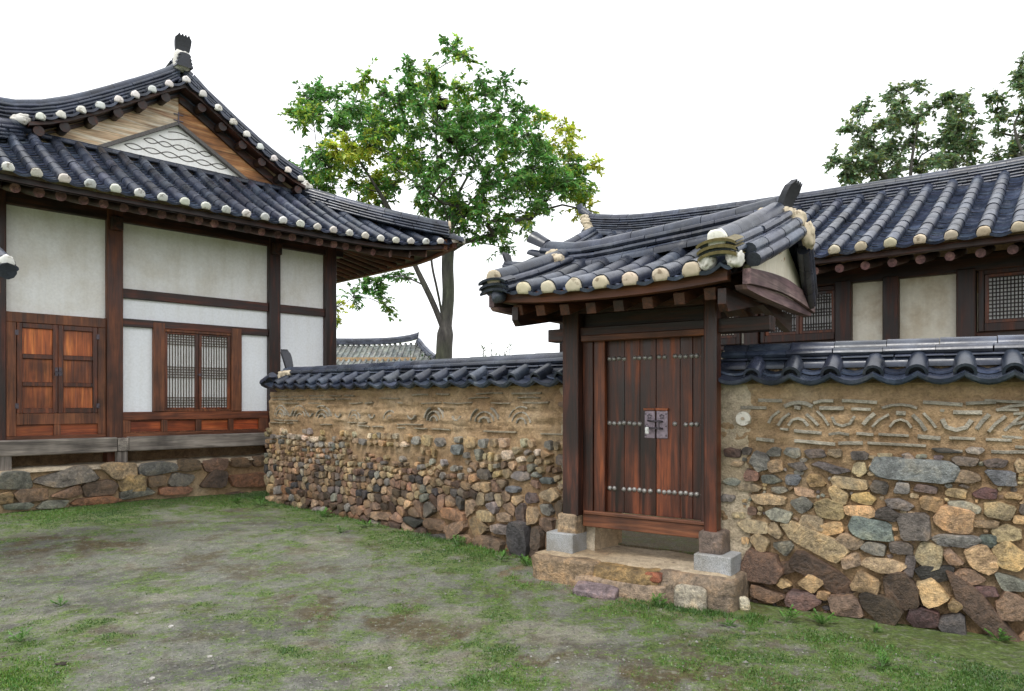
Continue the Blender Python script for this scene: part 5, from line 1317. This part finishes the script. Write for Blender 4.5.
# ================================================================== trees
def quick_mesh(name, V, nper, C, mat, parent=None):
    V = np.asarray(V, np.float32); n = len(V)//nper
    me = bpy.data.meshes.new(name); me.vertices.add(len(V)); me.vertices.foreach_set('co', V.ravel())
    me.loops.add(len(V)); me.loops.foreach_set('vertex_index', np.arange(len(V), dtype=np.int32))
    me.polygons.add(n); me.polygons.foreach_set('loop_start', np.arange(n, dtype=np.int32)*nper)
    me.update(calc_edges=True)
    a = me.color_attributes.new('Col', 'FLOAT_COLOR', 'POINT')
    c4 = np.ones((len(V), 4), np.float32); c4[:, :3] = np.repeat(np.asarray(C, np.float32), nper, axis=0)
    a.data.foreach_set('color', c4.ravel()); me.materials.append(M[mat])
    o = bpy.data.objects.new(name, me); COL.objects.link(o)
    if parent: o.parent = parent
    return o
def make_tree(name, label, base, limbs, clusters, rng, leaf=(.13, .05), cr=.42, per=9, nl=12, colf=None, trunk_r=.27, depth=2.6, centre=None, group=None, minr=.010):
    """limbs: lists of points (x, dy, z) relative to base; clusters: (x, z, hue, dy or None)"""
    t = thing(name, label, 'tree', base, 0, group)
    nodes = []; par = []; cnt = []
    def addn(p, pa): nodes.append(Vector(p)); par.append(pa); cnt.append(0.0); return len(nodes)-1
    def path(pts, pa):
        for p in pts: pa = addn(p, pa)
        return pa
    ids = {}
    for i, (frm, pts) in enumerate(limbs):
        pa = -1 if frm is None else min(range(len(nodes)), key=lambda k: (nodes[k]-Vector(frm)).length)
        P_ = [tuple(p) for p in (pts if frm is None else [tuple(nodes[pa])]+list(pts))]
        sm = smooth_path(P_, max(4, len(P_)*3)) if len(P_) > 1 else P_
        path(sm if frm is None else sm[1:], pa)
    xs = [c[0] for c in clusters]; zs = [c[1] for c in clusters]
    cx, cz = centre or (sum(xs)/len(xs), sum(zs)/len(zs)); rx = (max(xs)-min(xs))/2; rz = (max(zs)-min(zs))/2
    CL = []
    for x, z, hue in clusters:
        rho = min(.97, math.hypot((x-cx)/rx, (z-cz)/rz)); CL.append((Vector((x, rng.uniform(-1, 1)*depth*math.sqrt(1-rho*rho), z)), hue))
    root = nodes[0]
    CL.sort(key=lambda c: (c[0]-Vector((cx, 0, cz-rz))).length)
    LV = []; LC = []; twigs = MB()
    for c, hue in CL:
        def cost(k):
            d = c-nodes[k]; return d.length+max(0, nodes[k].z-c.z+.15)*1.6+(3 if nodes[k].z < (cz-rz)*.75 else 0)
        k = min(range(1, len(nodes)), key=cost); a = nodes[k]; m = max(2, int((c-a).length/.45))
        pts = []; sag = rng.uniform(-.06, .14); side = Vector((rng.uniform(-1, 1), rng.uniform(-1, 1), 0))*.05
        for i in range(1, m+1):
            q = i/m; pts.append(a.lerp(c, q)+Vector((0, 0, sag*(c-a).length*sin(pi*q)))+side*sin(pi*q*2)*(c-a).length)
        e = path(pts, k); j = e
        while j >= 0: cnt[j] += 1; j = par[j]
        for _ in range(per):
            d = Vector((rng.gauss(0, 1), rng.gauss(0, 1), rng.gauss(.1, .75))); d.normalize(); L = cr*rng.uniform(.35, 1.15)
            p1 = c+d*L; twigs.tube([c, c+d*(L*.5)+Vector((0, 0, .03)), p1], [.009, .006, .003], 4, cap=False)
            tone = rng.uniform(.7, 1.3)
            for i in range(nl):
                q = rng.uniform(.25, 1.08); bp = c+d*(L*q)+Vector((0, 0, .03*sin(pi*q)))
                az = rng.uniform(0, 6.283); dr = rng.uniform(-.75, .35)
                ld = Vector((cos(az)*cos(dr), sin(az)*cos(dr), sin(dr)))*.8+d*.5; ld.normalize()
                nn = Vector((rng.gauss(0, .5), rng.gauss(0, .5), 1)); sd = ld.cross(nn).normalized()
                l = leaf[0]*rng.uniform(.65, 1.25); w = leaf[1]*rng.uniform(.7, 1.3)
                LV += [bp, bp+ld*(l*.45)+sd*w*.5, bp+ld*l-Vector((0, 0, l*.12)), bp+ld*(l*.45)-sd*w*.5]
                cc = colf(hue, rng); LC.append(tuple(v*tone for v in cc))
    ends = max(1.0, cnt[0])
    mb = MB()
    # draw the skeleton as chains so that tubes run on smoothly
    rad = [max(minr, trunk_r*(cnt[i]/ends)**.75) for i in range(len(nodes))]
    kids = {}
    for i, p in enumerate(par): kids.setdefault(p, []).append(i)
    stack = [(0, None)]
    while stack:
        i, pre = stack.pop(); ch = [pre] if pre is not None else []
        ch.append(i); cur = i
        while kids.get(cur):
            ks = sorted(kids[cur], key=lambda q: -cnt[q])
            for q in ks[1:]:
                if cnt[q] > 0: stack.append((q, cur))
            cur = ks[0]
            if cnt[cur] <= 0: break
            ch.append(cur)
        if len(ch) > 1:
            rr = [rad[q] for q in ch]
            if pre is not None: rr[0] = min(rad[pre]*.8, rad[ch[1]]*1.25)
            mb.tube([nodes[q] for q in ch], rr, 9 if rr[0] > .05 else 5, cap=False)
    mb.add(twigs.v, twigs.f)
    tr = obj('trunk', mb, 'bark', t, smooth=True)
    quick_mesh('crown', LV, 4, LC, 'leaf', t)
    return t
def green(hue, r):
    if hue == 'y':
        if r.random() < .85: return (r.uniform(.48, .66), r.uniform(.55, .70), r.uniform(.06, .12))
        return (r.uniform(.24, .36), r.uniform(.40, .52), .07)
    if hue == 'm' and r.random() < .5: return (r.uniform(.28, .42), r.uniform(.42, .55), .07)
    return (r.uniform(.10, .21), r.uniform(.25, .40), r.uniform(.06, .11))
YT = 18.0
def rel(u, v, Y=YT, b=(-1.675, YT)): return ((u-512)/720*Y-b[0], 1.6+(403-v)/720*Y)
raw = '''105,80;85,110;130,100;190,90;160,120;100,150;90,200,m;115,225;150,180;200,200;230,160,m;245,100;285,50;330,50;380,40;400,60,m;425,55;370,75,m;300,90;270,130;340,105;300,180;330,200;440,100;480,110;500,140;450,140;420,160;410,200;460,190;510,180;540,215;570,195,y;610,182,y;598,190,y;580,235;620,255;650,275,y;590,270;560,310;600,350;640,362,y;635,340,m;560,380;500,330;460,300;430,270;380,260;350,300;300,320;250,250,m;220,280,y;170,290,y;130,300;60,285;95,300;200,310,y;250,320;480,390;520,410;430,420;460,430;400,400;380,340;420,340;340,350;300,270,m;270,220;140,585,y;165,560;200,548;235,530;262,520;185,265,y;240,300,y;70,150,m;180,75,m;260,170;350,150;390,120;475,240;520,250;540,280;210,230;175,240;140,270,m;320,250;350,230;395,230;440,230;545,345;590,310;500,290;330,380;370,390'''
cl = []
rng = random.Random(77)
for it in raw.split(';'):
    p = it.split(','); u, v = 270+float(p[0])/2.032, 20+float(p[1])/2.032
    v += 46*max(0, 1-v/210); x, z = rel(u, v); hue = p[2] if len(p) > 2 else 'g'; cl.append((x, z, hue))
    for _ in range(2):
        if rng.random() < (.66 if 180 < float(p[0]) < 580 else .5): cl.append((x+rng.uniform(-.36, .36), z+rng.uniform(-.42, .10), hue if rng.random() < .6 else 'm'))
def L(*uv): return [(rel(u, v)[0], dy, rel(u, v)[1]) for u, v, dy in uv]
limbs = [(None, [(0, 0, -.1)]+L((444, 380, 0), (444, 350, 0), (445, 334, 0))),
         (L((445, 334, 0))[0], L((448, 295, .05), (447, 262, .1), (450, 228, .2), (457, 190, .4), (474, 155, .7))),
         (L((445, 334, 0))[0], L((434, 305, -.1), (415, 265, -.15), (402, 235, -.2), (384, 200, -.3), (362, 165, -.4))),
         (L((445, 334, 0))[0], L((440, 305, .1), (436, 285, .1), (431, 262, .2), (428, 222, .2), (424, 175, .1), (418, 125, 0))),
         (L((450, 228, .2))[0], L((441, 190, -.1), (437, 145, -.1), (440, 95, -.2))),
         (L((457, 190, .4))[0], L((490, 172, 0), (522, 150, -.2), (548, 130, -.3))),
         (L((450, 228, .2))[0], L((480, 200, -.6), (515, 185, -.9)))]
tree = make_tree('courtyard_tree', 'tall leafy tree with three stems and yellow green sprays rising behind the middle wall', (-1.675, YT, 0), limbs, cl, rng, colf=green, per=13, nl=21, cr=.43, leaf=(.13, .058), trunk_r=.21, depth=2.2)
def nest(u, v, dy, r, lab):
    x, z = rel(u, v); rng = random.Random(int(u)); mb = MB()
    for i in range(420):
        a = rng.uniform(0, 6.28); b = rng.gauss(0, .45); rr = r*rng.uniform(.55, 1.0)
        c = Vector((cos(a)*cos(b)*rr, sin(a)*cos(b)*rr, sin(b)*rr*.75)); d = Vector((-sin(a), cos(a), rng.uniform(-.5, .5))).normalized()*r*rng.uniform(.25, .6)
        mb.tube([c-d, c+d], .006, 3, cap=False)
    lump(mb, (0, 0, 0), (r*.75, r*.75, r*.5), rng, .9, .2, n=8)
    o = obj('bird_nest', mb, 'nest'); o.location = (-1.675+x, YT+dy, z); tag(o, lab, 'nest', 'nests in the tall tree'); return o
nest(441, 109, -.35, .24, 'upper dark twig nest in the tall tree near the top of its crown')
nest(456, 142, -.2, .22, 'lower dark twig nest in the tall tree, right of its middle stem')
def green2(hue, r):
    k = r.random()
    if k < .12: return (r.uniform(.24, .34), r.uniform(.30, .38), .09)
    return (r.uniform(.15, .25), r.uniform(.24, .34), r.uniform(.12, .19))
def side_tree(label, raw, base_u, Y, limb_uv, seed, extra=()):
    rng = random.Random(seed); bx_ = (base_u-512)/720*Y; cl = []
    for x, y in raw:
        u, v = 820+x/4.32, 30+y/4.32+16; cl.append(((u-512)/720*Y-bx_, 1.6+(403-v)/720*Y, 'g'))
    cl += [(x+rng.uniform(-.22, .3), z+rng.uniform(-.35, .15), 'g') for x, z, _ in cl]
    LM = [(None, [(0, 0, -.1), (0.05, 0, 1.8), (0, 0, 3.2)])]
    for pts in limb_uv: LM.append(((0, 0, 3.2), [((u-512)/720*Y-bx_, dy, 1.6+(403-v)/720*Y) for u, v, dy in pts]))
    return make_tree('courtyard_tree', label, (bx_, Y, .2), LM, cl, rng, leaf=(.13, .075), cr=.37, per=13, nl=18, colf=green2, trunk_r=.20, depth=1.9, group='trees behind the right house')
side_tree('round crowned green tree behind the ridge of the right house', [(300,250),(350,270),(200,290),(140,380),(200,400),(260,330),(330,350),(420,290),(480,300),(540,280),(590,270),(400,380),(300,420),(200,450),(80,500),(110,560),(160,520),(240,500),(320,480),(420,420),(500,380),(560,380),(590,350),(630,350),(645,390),(560,450),(480,470),(420,520),(340,560),(230,580),(150,620),(500,540),(570,520),(610,480),(635,540),(440,580),(110,600),(250,400),(360,420),(610,420),(540,500),(300,540),(390,590),(200,560),(300,640),(450,640),(600,600),(180,690),(520,680)], 915, 22.0,
          [[(912, 200, .1), (916, 150, .1), (921, 120, 0)], [(945, 190, -.2), (963, 160, -.2), (966, 130, -.3)], [(890, 190, .3), (880, 150, .4), (868, 115, .4)]], 5)
side_tree('green tree at the right edge of the photo rising higher than its neighbour', [(905,90),(890,135),(910,180),(878,190),(896,240),(878,310),(892,380),(880,445),(910,300),(880,500),(900,530),(880,120),(900,200),(905,330),(900,440),(920,80),(960,150),(950,260),(960,400),(1000,300),(1000,480),(1040,200),(1050,400)], 1040, 21.0,
          [[(1030, 190, 0), (1018, 140, .1), (1012, 90, .1)], [(1045, 150, .2), (1050, 90, .2)], [(1020, 200, -.2), (1006, 150, -.3)]], 6)
# low shrub tops just over the middle wall
def shrub(label, u0, u1, v, Y, seed, n=26):
    rng = random.Random(seed); X0 = (u0-512)/720*Y; X1 = (u1-512)/720*Y; top = 1.6+(403-v)/720*Y
    t = thing('shrub', label, 'shrub', ((X0+X1)/2, Y, .27), 0, 'shrubs behind the middle wall'); mb = MB(); LV = []; LC = []
    for i in range(n):
        x = rng.uniform(X0, X1)-(X0+X1)/2; y = rng.uniform(-.2, .2); hz = (top-.27)*rng.uniform(.80, 1.0)
        a = Vector((x*.3, y*.4, 0)); b = Vector((x, y, hz)); mb.tube([a, a.lerp(b, .6)+Vector((0, 0, .1)), b], [.012, .008, .004], 5, cap=False)
        for k in range(26):
            q = rng.uniform(.55, 1.02); p = a.lerp(b, q); az = rng.uniform(0, 6.28); ld = Vector((cos(az)*.6, sin(az)*.6, rng.uniform(.2, .9))).normalized(); sd = ld.cross(Vector((0, 0, 1))).normalized()
            l = rng.uniform(.05, .09); w = l*.35
            LV += [p, p+ld*l*.5+sd*w*.5, p+ld*l, p+ld*l*.5-sd*w*.5]; LC.append((rng.uniform(.06, .13), rng.uniform(.12, .18), .05))
    obj('stems', mb, 'bark', t); quick_mesh('foliage', LV, 4, LC, 'leaf', t)
shrub('sparse leafy shrub tips showing over the middle wall right of the tree trunk', 476, 512, 346, 10.2, 3)
shrub('low green shrub beside the tree trunk in front of the grey far roof', 408, 436, 352, 13.5, 4, 20)

# ================================================================== grass, weeds, loose stones
rng = random.Random(99); nr = np.random.default_rng(4)
def grass():
    LV = []; LC = []; n = 0; tries = 0
    while n < 220000 and tries < 700000:
        tries += 1
        y = 3.4+(9.2*rng.random()**1.35); hw = y*.80; x = rng.uniform(-hw, hw)
        d1, d2, d3, d4 = walldist(x, y)
        lx, ly = to_l(OM, MA, x, y)
        if d3 < .03 or (d2 < .03 and d2 != 9) or (lx > -.05 and ly > -.03) : continue
        gx, gy = to_l(OG, GA, x, y)
        if -.12 < gx < 1.85 and gy > -.16: continue
        g = grassiness(x, y)
        if rng.random() > max(.045, (g-.34)*.9): continue
        near = min(abs(d1), abs(d2), abs(d4), abs(d3)+.2); tall = 1+1.1*math.exp(-(near/.22)**2)
        for _ in range(2):
            bx_, by = x+rng.gauss(0, .012), y+rng.gauss(0, .012); z = zg(x, y)-.004
            hgt = rng.uniform(.006, .019)*tall*(.6+.7*g); az = rng.uniform(0, 6.28); w = rng.uniform(.003, .0065)
            lean = rng.uniform(.1, 1.1)*hgt; a2 = rng.uniform(0, 6.28)
            LV += [(bx_-cos(az)*w, by-sin(az)*w, z), (bx_+cos(az)*w, by+sin(az)*w, z), (bx_+cos(a2)*lean, by+sin(a2)*lean, z+hgt)]
            k = rng.uniform(.6, 1.35); yl = max(0, min(1, .5+fb(x, y, 21, .9, 3)))
            LC.append((k*lerp(.06, .14, yl*rng.random()), k*lerp(.13, .20, yl), k*.03)); n += 1
    o = quick_mesh('grass', LV, 3, LC, 'grass'); tag(o, 'short moss and grass growing thickest along the wall foot and lawn edges', 'grass', None, 'stuff')
grass()
def gravel():
    LV = []; LC = []
    for _ in range(9000):
        y = 3.4+(8.5*rng.random()**1.6); x = rng.uniform(-y*.8, y*.8); d1, d2, d3, d4 = walldist(x, y); lx, ly = to_l(OM, MA, x, y); gx, gy = to_l(OG, GA, x, y)
        if d3 < .03 or (d2 < .03 and d2 != 9) or (lx > -.05 and ly > -.03) or (-.12 < gx < 1.85 and gy > -.16): continue
        if rng.random() < .75*grassiness(x, y): continue
        r = rng.uniform(.0025, .0085)*(1 if rng.random() < .96 else 2); c = Vector((x, y, zg(x, y)+r*.2)); k = rng.uniform(.5, 1.35)
        P_ = [c+Vector((cos(a+k*9)*r*rng.uniform(.7, 1.3), sin(a+k*9)*r*rng.uniform(.7, 1.3), 0)) for a in (0, 1.57, 3.14, 4.71)]; T_ = c+Vector((rng.uniform(-.3, .3)*r, 0, r*.8))
        for i in range(4): LV += [P_[i], P_[(i+1) % 4], T_]; LC.append((.21*k, .205*k, .18*k))
    o = quick_mesh('gravel', LV, 3, LC, 'gravel'); tag(o, 'fine grey grit scattered over the bare damp soil of the courtyard', 'gravel', None, 'stuff')
gravel()
def gpt(u, v):
    Y = 1.6*720/(v-403)
    for _ in range(6): X = (u-512)/720*Y; Y = (1.6-zg(X, Y))*720/(v-403)
    return (u-512)/720*Y, Y
WEEDS = [(659, 606, .10, 'broad leafed green weed growing in front of the stone step'), (729, 626, .07, 'small pale weed beside the white pointed stone'),
         (786, 622, .12, 'bushy green weed at the wall foot right of the white pointed stone'), (822, 624, .12, 'spreading green weed below the slanted dark stones of the right wall'),
         (874, 632, .06, 'tiny bright weed in bare soil under the right wall'), (999, 641, .10, 'dark green weed at the right wall foot near the photo edge'),
         (882, 668, .09, 'pale leafy weed out on the right lawn'), (322, 517, .13, 'bright weed low on the middle wall foot near its free end'),
         (367, 527, .13, 'weed against the middle wall, halfway along its foot'), (341, 533, .10, 'small weed standing a step out from the middle wall'),
         (458, 545, .12, 'weed rooted between the foot stones of the middle wall'), (501, 560, .12, 'weed beside the big dark stone of the middle wall'),
         (528, 566, .12, 'bright green weed between the middle wall and the stone step'), (261, 506, .14, 'leafy weed at the free end corner of the middle wall'),
         (236, 503, .12, 'low weed in front of the stone platform near the middle wall'), (61, 606, .08, 'pale rosette weed in the open ground on the left'), (20, 642, .10, 'green weed near the lower left corner')]
for u, v, s_, lab in WEEDS:
    x, y = gpt(u, v); t = thing('weed', lab, 'weed', (x, y, zg(x, y)), rng.uniform(0, 6), 'weeds along the walls and ground'); LV = []; LC = []; mb = MB()
    for i in range(rng.randint(9, 15)):
        az = rng.uniform(0, 6.28); el = rng.uniform(.25, 1.25); l = s_*rng.uniform(.5, 1.0); d = Vector((cos(az)*cos(el), sin(az)*cos(el), sin(el)))
        p = d*l; mb.tube([(0, 0, 0), p*.6+Vector((0, 0, .005)), p], [.0022, .0018, .001], 4, cap=False)
        for q in (.55, .8, 1.0):
            for sgn in (-1, 1):
                b = p*q; ld = (d+Vector((-sin(az), cos(az), 0))*sgn*.9+Vector((0, 0, -.1))).normalized(); sd = ld.cross(Vector((0, 0, 1))).normalized(); ll = s_*rng.uniform(.22, .4); w = ll*.5
                LV += [b, b+ld*ll*.5+sd*w*.5, b+ld*ll, b+ld*ll*.5-sd*w*.5]; k = rng.uniform(.7, 1.3); LC.append((.085*k, .20*k, .035*k))
    obj('stems', mb, M['grass'], t); mm_ = t.children[0]
    for dd in mm_.data.color_attributes['Col'].data: dd.color = (.08, .17, .04, 1)
    quick_mesh('foliage', LV, 4, LC, 'grass', t)
def loose(name, lab, cat, u, v, sz, rot, col, e=.5, amp=.1, group=None, up=.5):
    x, y = gpt(u, v); mb = MB(); lump(mb, (0, 0, 0), sz, rng, e, amp, (0, 0, 0), col, 12); o = obj(name, mb, 'stone', smooth=True)
    o.location = (x, y, zg(x, y)+sz[2]*up); o.rotation_euler = rot; tag(o, lab, cat, group); return o
loose('stone_slab', 'flat purple grey stone slab lying on the grass before the stone step', 'stone', 596, 595, (.185, .09, .045), (R(16), R(3), R(-24)), (.20, .155, .165), .25, .04)
loose('loose_stone', 'small pale pointed stone at the foot of the right wall beside the step', 'stone', 744, 609, (.045, .04, .07), (R(8), R(-14), 0), (.62, .56, .42), .8, .14)
loose('pebble', 'white pebble on the bare ground left of the middle of the courtyard', 'pebble', 171, 627, (.016, .013, .010), (0, 0, 1), (.6, .58, .54), .7, .1, 'pebbles on the courtyard ground')
loose('pebble', 'white pebble near the bottom edge under the middle wall', 'pebble', 390, 669, (.012, .012, .009), (0, 0, 2), (.6, .58, .54), .7, .1, 'pebbles on the courtyard ground')
loose('pebble', 'flat pale pebble between two others at the lower left', 'pebble', 210, 657, (.018, .010, .008), (0, 0, .3), (.5, .48, .44), .7, .1, 'pebbles on the courtyard ground')
loose('pebble', 'pale pebble nearest the lower left edge of the photo', 'pebble', 152, 679, (.016, .012, .008), (0, 0, .8), (.5, .48, .44), .7, .1, 'pebbles on the courtyard ground')
mb = MB(); 
for i in range(7):
    a = rng.uniform(0, 6.28); l = rng.uniform(.02, .045); c = Vector((rng.uniform(-.035, .035), rng.uniform(-.02, .02), .008)); d = Vector((cos(a), sin(a), rng.uniform(-.1, .3)))*l; sd = d.cross(Vector((0, 0, 1))).normalized()*l*.35
    mb.add([c-d, c+sd+Vector((0, 0, .008)), c+d, c-sd], [(0, 1, 2, 3)])
o = obj('dead_leaves', mb, 'nest'); x, y = gpt(61, 665); o.location = (x, y, zg(x, y)); tag(o, 'dark crumpled dead leaves on the ground at the lower left', 'leaves')
